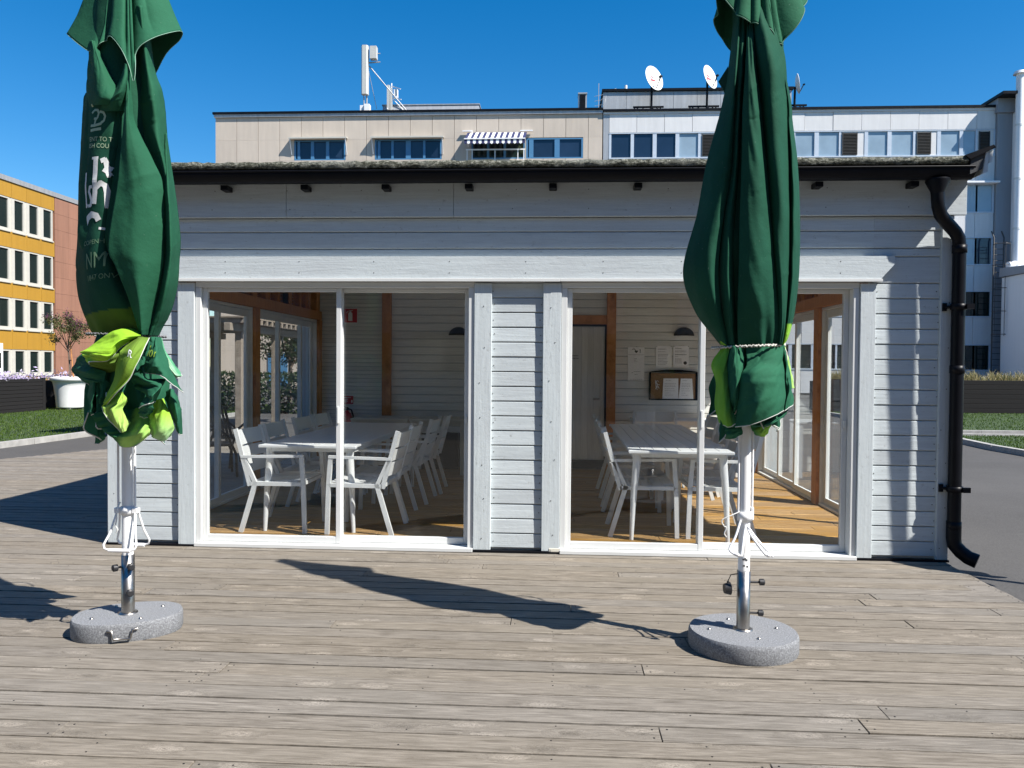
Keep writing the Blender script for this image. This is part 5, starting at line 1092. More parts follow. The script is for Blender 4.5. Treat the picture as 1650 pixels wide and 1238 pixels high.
for pts in ([(-.028,-.03,.69),(-.06,-.06,.61),(-.092,-.08,.555),(-.088,-.095,.535),(-.045,-.11,.52),(-.036,-.105,.535),(-.015,-.06,.62),(0,-.035,.665)],
            [(.005,-.035,.665),(.05,-.07,.60),(.112,-.105,.53),(.116,-.105,.522),(.085,-.11,.53),(.06,-.10,.56),(.02,-.06,.62),(.008,-.035,.655)]):
    mb = MB(); mb.tube(catmull([Vector(p) for p in pts], 26), .0065, 8)
    mb.tube([Vector(pts[3])*.6+Vector(pts[4])*.4, Vector(pts[3])*.2+Vector(pts[4])*.8], .011, 8); mb.build('wire_loop', M['white'], pr_)
mb = MB(); mb.tube(catmull([Vector(p) for p in ((-.03,-.02,.735),(-.08,-.03,.715),(-.125,-.03,.69),(-.115,-.03,.66),(-.10,-.03,.65),(-.112,-.03,.62),(-.10,-.03,.60))], 30), .003, 6); mb.build('hook', M['alu_grey'], pr_)
mb = MB(); mb.lathe([(.0302,.42),(.0308,.44),(.0304,.485),(.0309,.50),(.0302,.515)], 20); mb.build('tape_wrap', M['paper'], pr_)
mb = MB()
for a, z in ((-1.9,.478),(-1.6,.482),(-1.35,.476),(-1.8,.445),(-1.2,.44)): mb.box(.0309*math.cos(a)-.006,.0309*math.cos(a)+.006,.0312*math.sin(a)-.001,.0312*math.sin(a)+.001,z,z+.008)
mb.build('pen_mark', M['ink'], pr_)
br = base_slab('granite_stand', (RX, RY, 0), R(-14), 'round granite base with a hanging black knob, under the right parasol', .415, .285, .27, .10, False)
c14 = lambda a, z, r: (r*math.cos(R(a+14)), r*math.sin(R(a+14)), z)
knob(br, c14(0,.355,.034), c14(0,0,1), .05, .018); knob(br, c14(-2,.19,.034), c14(-2,0,1), .045, .017)
mb = MB(); q = [c14(190,.40,.034), c14(188,.395,.07), c14(187,.36,.085)]; mb.tube(q, .0025, 6); p = Vector(c14(187,.30,.085)); d = Vector(c14(187,0,1))
mb.tube([p+Vector((0,0,.05)), p+Vector((0,0,.06))], .006, 8); mb.tube([p-d*.012+Vector((0,0,.02)), p+d*.02+Vector((0,0,.02))], [.034,.026], 14); mb.build('hanging_knob', M['blackmat'], br)

# ---- a third parasol stands just outside the frame on the right; its shadow lies on the wall
pt = empty('parasol', (4.00, -.66, -.06), 'slim closed green parasol standing on the asphalt outside the right edge of the frame', 'parasol', 'closed green parasols')
parasol_frame(pt, .5, 4.1, 0)
canopy('canopy', pt, [(4.22,.02,.02),(4.15,.05,.05),(4.0,.062,.064),(3.6,.066,.064),(3.2,.062,.06),(2.75,.05,.052),(2.3,.042,.045),(1.78,.032,.034)], [], M['fabric'], 31, 1.76, lambda th, z, P_: np.ones(P_.shape)*np.array(GREEN), (), 160, 90)
skirt(pt, .13, 1.76, 1.10, 8, 7, lambda u, v: np.ones(u.shape+(3,))*np.array(GREEN2), .07)
bt = copy_tree(br); bt.location = (4.00, -.66, -.06); bt.rotation_euler = (0, 0, R(60)); bt['label'] = 'granite base standing on the asphalt outside the right edge of the frame'

# ---- lettering printed on the left parasol, laid onto the cloth
def bvh_of(objs):
    vs = []; fs = []
    for o in objs:
        n = len(vs); vs += [v.co.copy() for v in o.data.vertices]; fs += [tuple(i+n for i in p.vertices) for p in o.data.polygons]
    return BVHTree.FromPolygons(vs, fs)
def lay_on(mb_in, bvh, name, mat, parent, off=.0032, maxx=None):
    """drop flat shapes (x,z) onto the cloth from the front; triangles that miss are left out"""
    bm = bmesh.new(); vv = [bm.verts.new(p) for p in mb_in.v]
    for f in mb_in.f:
        try: bm.faces.new([vv[i] for i in f])
        except ValueError: pass
    bmesh.ops.triangulate(bm, faces=bm.faces)
    for _ in range(4):
        es = [e for e in bm.edges if e.calc_length() > .012]
        if not es: break
        bmesh.ops.subdivide_edges(bm, edges=es, cuts=1); bmesh.ops.triangulate(bm, faces=bm.faces)
    bad = set()
    if maxx:
        for v in bm.verts: v.co.x = v.co.x*.957+.103; v.co.z = 1.5+(v.co.z-1.5)*.957
    for v in bm.verts:
        h = bvh.ray_cast(Vector((v.co.x, -2, v.co.z)), Vector((0, 1, 0)))
        if h[0] is None or h[0].y > .16 or (maxx and v.co.x > maxx(v.co.z)): bad.add(v)
        else:
            nrm = h[1] if h[1].y < 0 else -h[1]; v.co = h[0]+nrm*off
    bmesh.ops.delete(bm, geom=list(bad), context='VERTS')
    kill = [f for f in bm.faces if max(v.co.y for v in f.verts)-min(v.co.y for v in f.verts) > .03]
    bmesh.ops.delete(bm, geom=kill, context='FACES')
    me = bpy.data.meshes.new(name); bm.to_mesh(me); bm.free(); me.materials.append(mat)
    o = bpy.data.objects.new(name, me); COL.objects.link(o); o.parent = parent; return o
def text_shape(mb, s, x, z, size, sx=1., shear=0., bold=0.):
    cu = bpy.data.curves.new('lettering', 'FONT'); cu.body = s; cu.size = size; cu.resolution_u = 3; cu.offset = bold
    ob = bpy.data.objects.new('lettering', cu); me = ob.to_mesh()
    mb.add([(x+v.co.x*sx, 0, z+v.co.y+shear*v.co.x) for v in me.vertices], [tuple(p.vertices) for p in me.polygons])
    ob.to_mesh_clear(); bpy.data.objects.remove(ob); bpy.data.curves.remove(cu)
CLOTH_L = bvh_of(fold_l)
def edge_x(z): return float(np.interp(z, [p[0] for p in L_CR[0][0]][::-1], [p[1] for p in L_CR[0][0]][::-1]))*.957+.098
def bar(mb, pts, wd):
    for a, b in zip(pts[:-1], pts[1:]):
        a = Vector((a[0],0,a[1])); b = Vector((b[0],0,b[1])); d = (b-a).normalized(); n = Vector((-d.z,0,d.x))*wd/2
        mb.add([a-n-d*wd*.2, b-n+d*wd*.2, b+n+d*wd*.2, a+n-d*wd*.2], [(0,1,2,3)])
mb = MB()   # crown mark
cz = 2.84; cx = -.182
bar(mb, [(cx-.03,cz-.045),(cx+.045,cz-.045)], .016)
bar(mb, [(cx-.03,cz-.018),(cx+.0,cz-.022),(cx+.045,cz-.018),(cx+.055,cz-.008)], .014)
bar(mb, [(cx-.025,cz+.055),(cx-.005,cz+.068),(cx+.018,cz+.064),(cx+.028,cz+.045),(cx+.02,cz+.022),(cx+.005,cz+.008),(cx+.0,cz-.015)], .013)
bar(mb, [(cx+.036,cz+.052),(cx+.062,cz+.044),(cx+.074,cz+.022),(cx+.068,cz-.002),(cx+.05,cz-.014)], .013)
for q in ((cx-.028,cz+.098),(cx+.0,cz+.018)): bar(mb, [(q[0]-.006,q[1]),(q[0]+.006,q[1])], .012)
lay_on(mb, CLOTH_L, 'crown_emblem', M['pale_print'], pl, maxx=edge_x)
mb = MB(); text_shape(mb, 'ENT TO T', -.222, 2.735, .036, .98, -.10); lay_on(mb, CLOTH_L, 'lettering', M['pale_print'], pl, maxx=edge_x)
mb = MB(); text_shape(mb, 'ISH COU', -.225, 2.698, .036, 1.0, -.10); lay_on(mb, CLOTH_L, 'lettering', M['pale_print'], pl, maxx=edge_x)
mb = MB()   # the big broken name, drawn with thick strokes
bar(mb, [(-.246,2.56),(-.243,2.44),(-.235,2.37),(-.225,2.38)], .018)
bar(mb, [(-.186,2.475),(-.200,2.475),(-.208,2.45),(-.196,2.425),(-.188,2.40),(-.194,2.372),(-.212,2.372)], .017)
bar(mb, [(-.162,2.63),(-.162,2.44),(-.168,2.385)], .032); bar(mb, [(-.188,2.634),(-.147,2.634)], .014)
bar(mb, [(-.15,2.47),(-.125,2.492),(-.102,2.478),(-.094,2.44),(-.092,2.36)], .028)
bar(mb, [(-.124,2.615),(-.106,2.622),(-.094,2.60)], .026); bar(mb, [(-.098,2.60),(-.092,2.575),(-.076,2.57)], .026); bar(mb, [(-.108,2.565),(-.088,2.552),(-.080,2.53)], .024)
bar(mb, [(-.262,2.19),(-.245,2.26),(-.218,2.305),(-.185,2.322),(-.152,2.312),(-.142,2.292)], .034); bar(mb, [(-.135,2.243),(-.102,2.240)], .014)
lay_on(mb, CLOTH_L, 'lettering', M['silver_print'], pl, maxx=edge_x)
mb = MB(); text_shape(mb, 'COPENHA', -.252, 2.150, .036, .98, .09); lay_on(mb, CLOTH_L, 'lettering', M['dim_print'], pl, maxx=edge_x)
mb = MB(); text_shape(mb, 'N', -.228, 2.02, .125, .55, .1); text_shape(mb, 'M', -.172, 2.026, .125, .8, .1); lay_on(mb, CLOTH_L, 'lettering', M['dim_print'], pl, maxx=edge_x)
mb = MB(); text_shape(mb, '1847 ONWA', -.228, 1.955, .041, .95, .10); lay_on(mb, CLOTH_L, 'lettering', M['dim_print'], pl, maxx=edge_x)
FLAPS = bvh_of([o for o in pl.children if o.name.startswith('fabric_fold')])
mb = MB(); text_shape(mb, 'lor', 0.264, 1.538, .080, 1.0, -.10); lay_on(mb, FLAPS, 'lettering', M['lime_print'], pl, .0035)
mb = MB(); text_shape(mb, 'R', 0.217, 1.534, .052, 1.0, -.3); lay_on(mb, FLAPS, 'lettering', M['sign_white'], pl, .0035)

# ------------------------------------------------------------------ buildings behind
BY = 40.0
def win(parent, x0, x1, z0, z1, y, frame, pane, bars=(), fw=.09, dep=.10, name='window', sill=False):
    """window facing -Y: frame, pane a sub-part"""
    mb = MB(); mb.box(x0, x0+fw, y-.02, y+dep, z0, z1); mb.box(x1-fw, x1, y-.02, y+dep, z0, z1)
    mb.box(x0+fw, x1-fw, y-.018, y+dep, z0, z0+fw*.8); mb.box(x0+fw, x1-fw, y-.018, y+dep, z1-fw*.8, z1)
    for b, wd in bars: mb.box(b-wd/2, b+wd/2, y-.012, y+dep, z0+fw*.8, z1-fw*.8)
    if sill: mb.box(x0-.03, x1+.03, y-.10, y-.021, z0-.04, z0)
    fr = mb.build(name, M[frame], parent, world=True)
    mb = MB(); xs = [x0+fw]+sorted(b for b, _ in bars)+[x1-fw]
    for a, b in zip(xs[:-1], xs[1:]): mb.box(a, b, y+dep*.55, y+dep*.75, z0+fw*.8, z1-fw*.8)
    mb.build('pane', M[pane], fr, world=True)
    return fr

# ---- beige block
bb = empty('apartment_block', (-9, 46, 0), 'flat roofed block with beige panels, blue framed windows and a striped awning', 'building')
BX0, BX1, ZT = -20.9, 2.60, 16.83
FL = [13.88, 11.0, 8.1, 5.2, 2.3]
rows = []
WX = [(-16.0,-12.85),(-11.05,-7.0),(-5.2,-2.0),(-1.92,1.45)]
mb = MB(); p = 1.333
x = BX0
top0 = 15.12
bounds = []
while x < BX1-.05: bounds.append((x, min(x+p, BX1))); x += p
for a, b in bounds: mb.box(a+.012, b-.012, BY, BY+.12, top0, ZT-.35)
def cut(z0, z1):
    xs = BX0
    for w0, w1 in WX+[(BX1, BX1)]:
        xx = xs
        while xx < w0-.02:
            e = min([bb_ for a_, bb_ in bounds if bb_ > xx+.02]+[w0]); e = min(e, w0); mb.box(xx+.012, e-.012, BY, BY+.12, z0, z1); xx = e
        xs = w1
for i, zb in enumerate(FL):
    cut(zb, zb+1.235)
    nz = FL[i+1]+1.24 if i+1 < len(FL) else .0
    for a, b in bounds: mb.box(a+.012, b-.012, BY, BY+.12, nz, zb-.005)
mb.build('facade_panels', M['beige'], bb, world=True)
mb = MB(); mb.box(BX0+.03, BX1-.02, BY+.125, BY+12, 0, ZT-.3); mb.build('wall', M['beige'], bb, world=True)
mb = MB(); mb.box(BX0-.05, BX1, BY-.10, BY+12, ZT-.34, ZT-.16); mb.build('parapet_trim', M['metal_dull'], bb, world=True)
mb = MB(); mb.box(BX0-.12, BX1+.02, BY-.16, BY+12.1, ZT-.158, ZT-.03); mb.build('roof', M['black'], bb, world=True)
for i, zb in enumerate(FL[:5]):
    z1 = zb+1.2
    win(bb, -16.0, -12.85, zb, z1, BY+.02, 'blue_frame', 'win_blue', [(-15.72,.16),(-14.88,.20),(-13.95,.20)])
    win(bb, -11.05, -7.0, zb, z1, BY+.02, 'blue_frame', 'win_blue', [(-10.8,.16),(-9.98,.14),(-9.02,.30),(-8.05,.14)])
    win(bb, -5.2, -2.0, zb, z1, BY+.02, 'blue_frame', 'win_dark', [(-4.2,.14),(-3.2,.14)])
    win(bb, -1.92, 1.45, zb, z1, BY+.02, 'blue_frame', 'win_blue', [(-1.62,.26),(-.08,.30)])
for a, b in ((-16.25,-12.7),(-11.25,-6.85)):
    mb = MB(); mb.box(a, b, BY-.36, BY-.02, 15.14, 15.19); mb.box(a, b, BY-.37, BY-.33, 15.09, 15.14); mb.build('awning_case', M['cream_frame'], bb, world=True)
    mb = MB()
    for s in (a+.08, b-.08): mb.obox((s,BY-.34,15.10), (s+.02,BY-.03,14.2), .04, .04)
    mb.build('awning_arm', M['sign_white'], bb, world=True)
# striped awning in front of its window
aw = MB(); n = 21; ax0, ax1 = -5.42, -1.88
for i in range(n):
    a = ax0+(ax1-ax0)*i/n; b = ax0+(ax1-ax0)*(i+1)/n; mi = 0 if i % 2 == 0 else 1
    aw.add([(a,BY-.1,15.42),(b,BY-.1,15.42),(b-.06,BY-1.25,14.72),(a-.06,BY-1.25,14.72),(a,BY-.1,15.39),(b,BY-.1,15.39),(b-.06,BY-1.25,14.69),(a-.06,BY-1.25,14.69)], [(0,3,2,1),(4,5,6,7),(0,1,5,4),(2,3,7,6)], False, mi)
    m = (a+b)/2-.06; aw.add([(a-.06,BY-1.26,14.68),(b-.06,BY-1.26,14.68),(b-.06,BY-1.28,14.46),(m,BY-1.28,14.40),(a-.06,BY-1.28,14.46),(a-.06,BY-1.25,14.68),(b-.06,BY-1.25,14.68),(b-.06,BY-1.265,14.46),(m,BY-1.265,14.40),(a-.06,BY-1.265,14.46)], [(0,4,3,2,1),(5,6,7,8,9)], False, mi)
aw = aw.build('striped_awning', [M['blue_stripe'], M['white_stripe']], bb, world=True)
mb = MB(); mb.box(ax0-.08, ax1-.04, BY-1.31, BY-1.25, 14.68, 14.74); mb.box(ax0-.3, ax0+.3, BY-.2, BY-.08, 15.46, 15.52); mb.box(ax1-.4, ax1+.35, BY-.2, BY-.08, 15.46, 15.52)
mb.obox((ax0+.05,BY-.08,14.6),(ax0,BY-1.2,14.68),.05,.05); mb.obox((ax1-.1,BY-.08,14.6),(ax1-.06,BY-1.2,14.68),.05,.05); mb.build('awning_bar', M['sign_white'], aw, world=True)
mb = MB(); mb.box(-5.45, -1.95, BY-.75, BY-.70, 14.20, 14.27)
for x in (-5.4,-5.1,-3.75,-2.4,-2.05): mb.box(x, x+.05, BY-.75, BY-.71, 13.4, 14.2)
mb.box(-5.45,-1.95,BY-.75,BY,13.38,13.46); mb.build('balcony_rail', M['sign_white'], bb, world=True)
mb = MB(); leaf_cloud(mb, [(-2.22+rnd(-.15,.15), BY-.55+rnd(-.1,.1), 14.35+rnd(-.3,.2)) for _ in range(60)], .10); tag(mb.build('balcony_plant', M['hedge'], loc=(-2.22, BY-.55, 13.5)), 'small leafy plant on the balcony under the striped awning', 'plant')
mb = MB(); mb.prism([(BY+2.0,ZT+.02),(BY+5,ZT+.02),(BY+5,ZT+1.05),(BY+2.3,ZT+1.05)], 'x', -11.1, -5.0); mb.box(-11.15,-4.95,BY+2.25,BY+5.05,ZT+1.05,ZT+1.12); mb.build('roof_hatch', M['metal_dull'], bb, world=True)
mb = MB(); mb.box(1.18, 1.70, BY+1.2, BY+1.3, ZT, ZT+1.25); mb.box(1.18,1.28,BY+1.3,BY+2,ZT,ZT+1.25); mb.box(1.60,1.70,BY+1.3,BY+2,ZT,ZT+1.25); mb.box(1.16,1.72,BY+1.15,BY+2,ZT+1.25,ZT+1.32)
ch = mb.build('chimney', M['metal_dull'], bb, world=True); mb = MB(); mb.box(1.27,1.61,BY+1.16,BY+1.195,ZT,ZT+1.2); mb.build('chimney_opening', M['black'], ch, world=True)
# blue door on the ground floor, seen through the pavilion's side glass
mb = MB(); mb.box(-17.6,-16.4,BY-.06,BY-.005,.1,2.2); mb.build('door', M['blue_frame'], bb, world=True)

# antennas on the beige roof
t = empty('cell_antenna', (-11.75, BY+.8, ZT), 'tall pale grey panel antenna mast on the beige roof', 'antenna')
def A(mb, name, mat, p=t): return mb.build(name, M[mat], p, world=True)
mb = MB(); mb.prism([(-12.05,BY+.62),(-11.98,BY+.52),(-11.72,BY+.52),(-11.64,BY+.62),(-11.64,BY+.86),(-12.05,BY+.86)], 'z', ZT+1.2, ZT+4.15); A(mb, 'panel', 'antenna')
mb = MB(); mb.box(-11.52,-11.12,BY+.55,BY+.95,ZT+3.35,ZT+4.10); A(mb, 'radio_box', 'antenna')
mb = MB(); mb.tube([(-11.78,BY+.9,ZT),(-11.78,BY+.9,ZT+4.0)], .05, 8); mb.tube([(-11.92,BY+.75,ZT),(-11.92,BY+.75,ZT+1.25)], .035, 6); mb.obox((-11.7,BY+.9,ZT+3.2),(-10.95,BY+.9,ZT+3.25),.06,.06); mb.obox((-11.6,BY+.9,ZT+3.75),(-10.95,BY+.9,ZT+3.76),.05,.05)
mb.tube([(-11.62,BY+.9,ZT+3.0),(-9.4,BY+1.2,ZT+.4)], .035, 8); mb.tube([(-11.65,BY+.9,ZT+2.6),(-11.3,BY+1.5,ZT+.6)], .018, 6); A(mb, 'mast', 'metal_dull')
mb = MB(); mb.box(-12.1,-11.85,BY+.5,BY+.9,ZT,ZT+.5); mb.box(-11.82,-11.5,BY+.4,BY+.8,ZT,ZT+.55); A(mb, 'cable_box', 'sign_white')
t2 = empty('cell_antenna', (-10.6, BY+2.2, ZT+.7), 'shorter panel antenna with side brackets behind the tall mast on the beige roof', 'antenna')
mb = MB(); mb.box(-10.78,-10.62,BY+2.0,BY+2.2,ZT+.7,ZT+2.25); mb.box(-10.58,-10.46,BY+2.05,BY+2.2,ZT+.7,ZT+2.1); A(mb, 'panel', 'antenna', t2)
mb = MB(); mb.tube([(-10.55,BY+2.3,ZT+.7),(-10.55,BY+2.3,ZT+2.45)], .04, 8); mb.obox((-10.55,BY+2.2,ZT+2.25),(-9.9,BY+1.9,ZT+1.95),.06,.05); mb.obox((-10.5,BY+2.2,ZT+1.5),(-9.85,BY+1.9,ZT+1.3),.06,.05); mb.tube([(-10.4,BY+2.2,ZT+1.4),(-9.8,BY+2.2,ZT+.75)], .03, 6); mb.tube([(-10.6,BY+2.2,ZT+1.3),(-10.75,BY+2,ZT+.75)], .03, 6); mb.box(-10.35,-10.12,BY+2.05,BY+2.3,ZT+1.5,ZT+2.0); A(mb, 'bracket', 'sign_white', t2)

# ---- grey metal block
gb = empty('office_block', (14, 46, 0), 'pale metal clad block with ribbon windows and dark louvres', 'building')
GX0, GX1 = 2.64, 25.1
def G(mb, name, mat, par=gb): return mb.build(name, M[mat], par, world=True)
strips = [(13.88,15.28),(10.62,12.15),(7.6,9.1),(4.6,6.0),(1.5,2.9)]
def panels(z0, z1):
    mb = MB(); x = GX0+.35
    while x < GX1-.05:
        b = min(x+1.62, GX1); mb.box(x+.01, b-.01, BY-.03+rnd(-.01,.01), BY+.1, z0, z1); x += 1.62
    G(mb, 'facade_panels', 'metal_panel')
panels(15.36, 16.42); prev = 13.80
for (a, b) in strips[1:]: panels(b+.06, prev); prev = a-.08
panels(.05, prev)
mb = MB(); mb.box(GX0, GX0+.34, BY-.02, BY+.1, 0, 16.42); G(mb, 'corner_panel', 'metal_dull')
mb = MB(); mb.box(GX0+.02, GX1, BY+.105, BY+12, 0, 16.45); G(mb, 'wall', 'metal_dull')
mb = MB(); mb.box(GX0, GX1+.02, BY-.08, BY+12, 16.425, 16.56); G(mb, 'parapet_trim', 'metal_panel')
mb = MB(); mb.box(GX0-.02, GX1+.05, BY-.16, BY+12.1, 16.562, 16.70); G(mb, 'roof', 'black')
def units(top):
    L = [('w',3.12,4.26),('w',4.45,5.55),('w',5.78,6.88),('w',7.1,8.2),('l',8.35,9.75),('w',9.95,11.0),('w',11.2,12.25),('l',12.4,13.6),('w',13.8,14.9),('w',15.15,16.3),('l',16.4,17.75),('w',17.95,19.05),('w',19.28,20.5),('l',20.62,21.85),('w',22.05,23.1),('w',23.3,24.2) if not top else ('w',23.3,24.0),('l',24.1,25.0)]
    return L
for si, (z0, z1) in enumerate(strips):
    mb = MB(); us = units(si == 0)
    if si: us = [('w',u[1],u[2]) for u in us]
    edges = [GX0+.35]
    for k, a, b in us: edges += [a, b]
    edges.append(GX1)
    for a, b in zip(edges[0::2], edges[1::2]):
        if b-a > .01: mb.box(a, b, BY-.035, BY+.1, z0, z1)
    mb.box(GX0+.35, GX1, BY-.06, BY+.1, z0-.075, z0-.002); mb.box(GX0+.35, GX1, BY-.05, BY+.1, z1+.002, z1+.055)
    rb = G(mb, 'window_strip', 'pale_frame')
    for i, (k, a, b) in enumerate(us):
        if k == 'w':
            mb = MB(); pn = 'win_blue' if (si == 0 and i < 3) else 'win_pale' if si == 0 else 'win_dark' if si > 2 else 'win_pale' if (i+si) % 3 else 'win_blue'
            mb.box(a, b, BY+.03, BY+.06, z0, z1); G(mb, 'pane', pn, rb)
        else:
            mb = MB(); mb.box(a, b, BY-.01, BY+.05, z0, z1); G(mb, 'louvre_panel', 'metal_panel', rb)
            mb = MB(); z = z0+.08
            lx0 = a+.12; lx1 = a+.12+(b-a)*.58
            if z1-z0 > .5:
                while z < z1-.1: mb.prism([(BY-.09,z),(BY-.012,z+.05),(BY-.012,z+.062),(BY-.09,z+.012)], 'x', lx0, lx1); z += .085
                mb.box(lx0, lx1, BY-.0115, BY-.0105, z0+.06, z1-.06); mb.box(lx0-.04, lx0, BY-.08, BY-.0105, z0+.06, z1-.06); mb.box(lx1, lx1+.04, BY-.08, BY-.0105, z0+.06, z1-.06)
                G(mb, 'louvre', 'louvre', rb)
# sun blind cases on the second strip, right end
mb = MB(); mb.box(23.2, 25.2, BY-.45, BY-.06, 12.2, 12.3); G(mb, 'blind_case', 'white')
# penthouse
mb = MB()
x = 2.75
while x < 14.2: mb.box(x+.01, min(x+1.45, 14.3)-.01, BY+2.5, BY+2.6, 16.70, 18.62); x += 1.45
G(mb, 'penthouse_panels', 'metal_dull')
mb = MB(); mb.box(2.78, 14.28, BY+2.61, BY+8, 16.70, 18.64); G(mb, 'penthouse', 'metal_dull')
mb = MB(); mb.box(2.68, 14.4, BY+2.4, BY+8.1, 18.645, 18.80); G(mb, 'penthouse_roof', 'black')
mb = MB(); mb.tube([(6.0-.9-.9,BY+3,18.8),(6.0-1.8,BY+3,19.2)], .09, 10); mb.tube([(3.55,BY+3.3,18.8),(3.55,BY+3.3,19.1)], .1, 10); G(mb, 'roof_vent', 'sign_white')
def dish(x, z, rad, yaw, tilt, label, y=BY+1.2, mark=True):
    t = empty('satellite_dish', (x, y, z), label, 'satellite dish', 'satellite dishes on the metal block')
    Rm = Matrix.Rotation(R(yaw), 3, 'Z') @ Matrix.Rotation(R(tilt), 3, 'X')
    def rot(mb): mb.v = [tuple(Rm @ Vector(p)) for p in mb.v]; return mb
    mb = MB(); n = 32; vs = []; fs = []
    pr = [(rad*k/6, -.28*rad*(k/6)**2) for k in range(0, 7)]+[(rad*1.015, -.27*rad)]+[(rad*k/6, -.28*rad*(k/6)**2+.03) for k in range(6, -1, -1)]
    for r_, d in pr:
        for j in range(n): vs.append((max(r_, .002)*math.cos(2*math.pi*j/n), d, max(r_, .002)*1.12*math.sin(2*math.pi*j/n)))
    for i in range(len(pr)-1):
        for j in range(n): fs.append((i*n+j, i*n+(j+1) % n, (i+1)*n+(j+1) % n, (i+1)*n+j))
    mb.add(vs, fs, True); rot(mb).build('reflector', M['dish'], t)
    if mark:
        mb = MB()
        f = lambda r_, a: (r_*math.cos(a), -.28*rad*(r_/rad)**2-.008, r_*1.05*math.sin(a))
        mb.tube([f(.26*rad, a) for a in np.linspace(.6, 2.9, 12)], .022, 6); mb.tube([f(.28*rad, a) for a in np.linspace(3.4, 5.4, 12)], .014, 6)
        rot(mb).build('ring_mark', M['redmark'], t); mb = MB()
        for q in (-.10,.0,.08,.17,.26,.35): mb.box((q-.03)*rad, (q+.035)*rad, -.03*rad-.02, -.012, -.10*rad, (.02 if q > -.09 else .10)*rad)
        rot(mb).build('word_mark', M['redmark'], t)
    mb = MB(); mb.tube([(0,-.28*rad,-1.0*rad),(.12*rad,-.85*rad,-.20*rad)], .03, 6); mb.tube([(.35*rad,-.25*rad,-.95*rad),(.15*rad,-.85*rad,-.20*rad)], .02, 6); mb.box(.02*rad,.22*rad,-1.0*rad,-.75*rad,-.26*rad,-.12*rad); rot(mb).build('feed_arm', M['black'], t)
    mb = MB(); mb.tube([(0,.15,-.2*rad),(0,.25,-z+16.72)], .07, 8); h = 16.72-z
    mb.obox((-1.1,.3,h+.62),(.75,.3,h+.62),.1,.1)
    for q in (-1.0,-.5,.1,.55): mb.obox((q,.3,h),(q,.3,h+.6),.07,.07)
    mb.obox((-.9,.3,h+.6),(-.4,-.1,h),.05,.05); mb.obox((.3,.3,h+.6),(.7,-.1,h),.05,.05); mb.build('stand', M['black'], t)
dish(5.62, 18.88, .70, 38, -14, 'white satellite dish with a red mark, leftmost on the metal block roof')
dish(8.95, 18.92, .66, 46, -14, 'white satellite dish with a red mark, beside the top of the right parasol')
dish(14.15, 18.5, .52, 80, -8, 'grey satellite dish seen nearly edge on, right of the right parasol', BY+1.2, False)
t = empty('tv_aerial', (2.45, BY+2, 16.7), 'thin tv aerial at the corner of the metal block roof', 'aerial')
mb = MB(); mb.tube([(2.45,BY+2,16.6),(2.45,BY+2,19.0)], .022, 6); mb.build('mast', M['metal_dull'], t, world=True)
mb = MB()
for z in (17.6,17.9,18.2): mb.tube([(2.2,BY+2,z),(2.75,BY+2,z+.1)], .014, 5)
mb.tube([(2.5,BY+2,17.9),(2.9,BY+1.9,18.2),(2.8,BY+1.9,17.6)], .014, 5); mb.build('rods', M['metal_dull'], t, world=True)

# ---- white wing on the right, with flue pipe, ladder, low annexe and balcony
wb = empty('white_building', (33, 45, 0), 'white rendered building with a tall flue pipe at the right edge', 'building')
def W(mb, name, mat, par=wb): return mb.build(name, M[mat], par, world=True)
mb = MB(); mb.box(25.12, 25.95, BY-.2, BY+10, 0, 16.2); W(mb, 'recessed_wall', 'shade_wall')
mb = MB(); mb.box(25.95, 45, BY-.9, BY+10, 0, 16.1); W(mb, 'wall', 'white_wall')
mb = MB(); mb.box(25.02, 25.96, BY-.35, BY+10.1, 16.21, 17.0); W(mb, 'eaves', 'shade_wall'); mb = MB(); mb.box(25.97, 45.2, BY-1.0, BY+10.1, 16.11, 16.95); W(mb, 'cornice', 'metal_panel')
mb = MB(); mb.box(24.9, 45.3, BY-1.1, BY+10.2, 17.0, 17.16); W(mb, 'roof', 'black')
mb = MB(); mb.tube([(25.85,BY-1.0,4.7),(25.85,BY-1.0,18.1)], .20, 16); mb.tube([(25.85,BY-1.0,18.1),(25.85,BY-1.0,18.25)], [.36,.30], 16); mb.tube([(25.3,BY-1.2,7.4),(25.6,BY-1.1,7.4),(25.82,BY-1.0,7.6),(25.85,BY-1.0,7.8)], .18, 14)
fl = W(mb, 'flue_pipe', 'white'); 
for z in (15.2,12.2,9.4): 
    mb = MB(); mb.tube([(25.85,BY-1.0,z),(25.85,BY-1.0,z+.12)], .215, 16); W(mb, 'pipe_collar', 'alu_grey', fl)
mb = MB()
for x in (24.75,25.3): mb.tube([(x,BY-.75,.8),(x,BY-.75,9.0),(x,BY-.5,9.4)], .04, 6)
z = 1.1
while z < 9: mb.tube([(24.75,BY-.75,z),(25.3,BY-.75,z)], .02, 6); z += .33
for z in (3.5,4.8,6.1,7.4,8.6): mb.tube([(24.7,BY-.75,z),(24.62,BY-1.2,z),(25.02,BY-1.45,z),(25.42,BY-1.2,z),(25.35,BY-.75,z)], .022, 6)
for x, y in ((24.62,-1.2),(25.02,-1.45),(25.42,-1.2)): mb.tube([(x,BY+y,3.4),(x,BY+y,8.7)], .016, 6)
W(mb, 'caged_ladder', 'louvre')
mb = MB(); mb.box(25.15, 45, BY-4.2, BY-.905, 0, 6.7); W(mb, 'annexe', 'white_wall')
mb = MB(); mb.prism([(BY-4.6,7.05),(BY-.91,7.25),(BY-.91,6.75),(BY-4.4,6.702)], 'x', 25.0, 45); W(mb, 'annexe_roof', 'shade_wall')
mb = MB(); mb.box(24.8, 45, BY-5.6, BY-4.205, 5.75, 5.92); W(mb, 'canopy', 'shade_wall')
mb = MB(); mb.box(24.6, 45, BY-5.4, BY-4.205, 2.55, 2.8); bs = W(mb, 'balcony', 'white_wall')
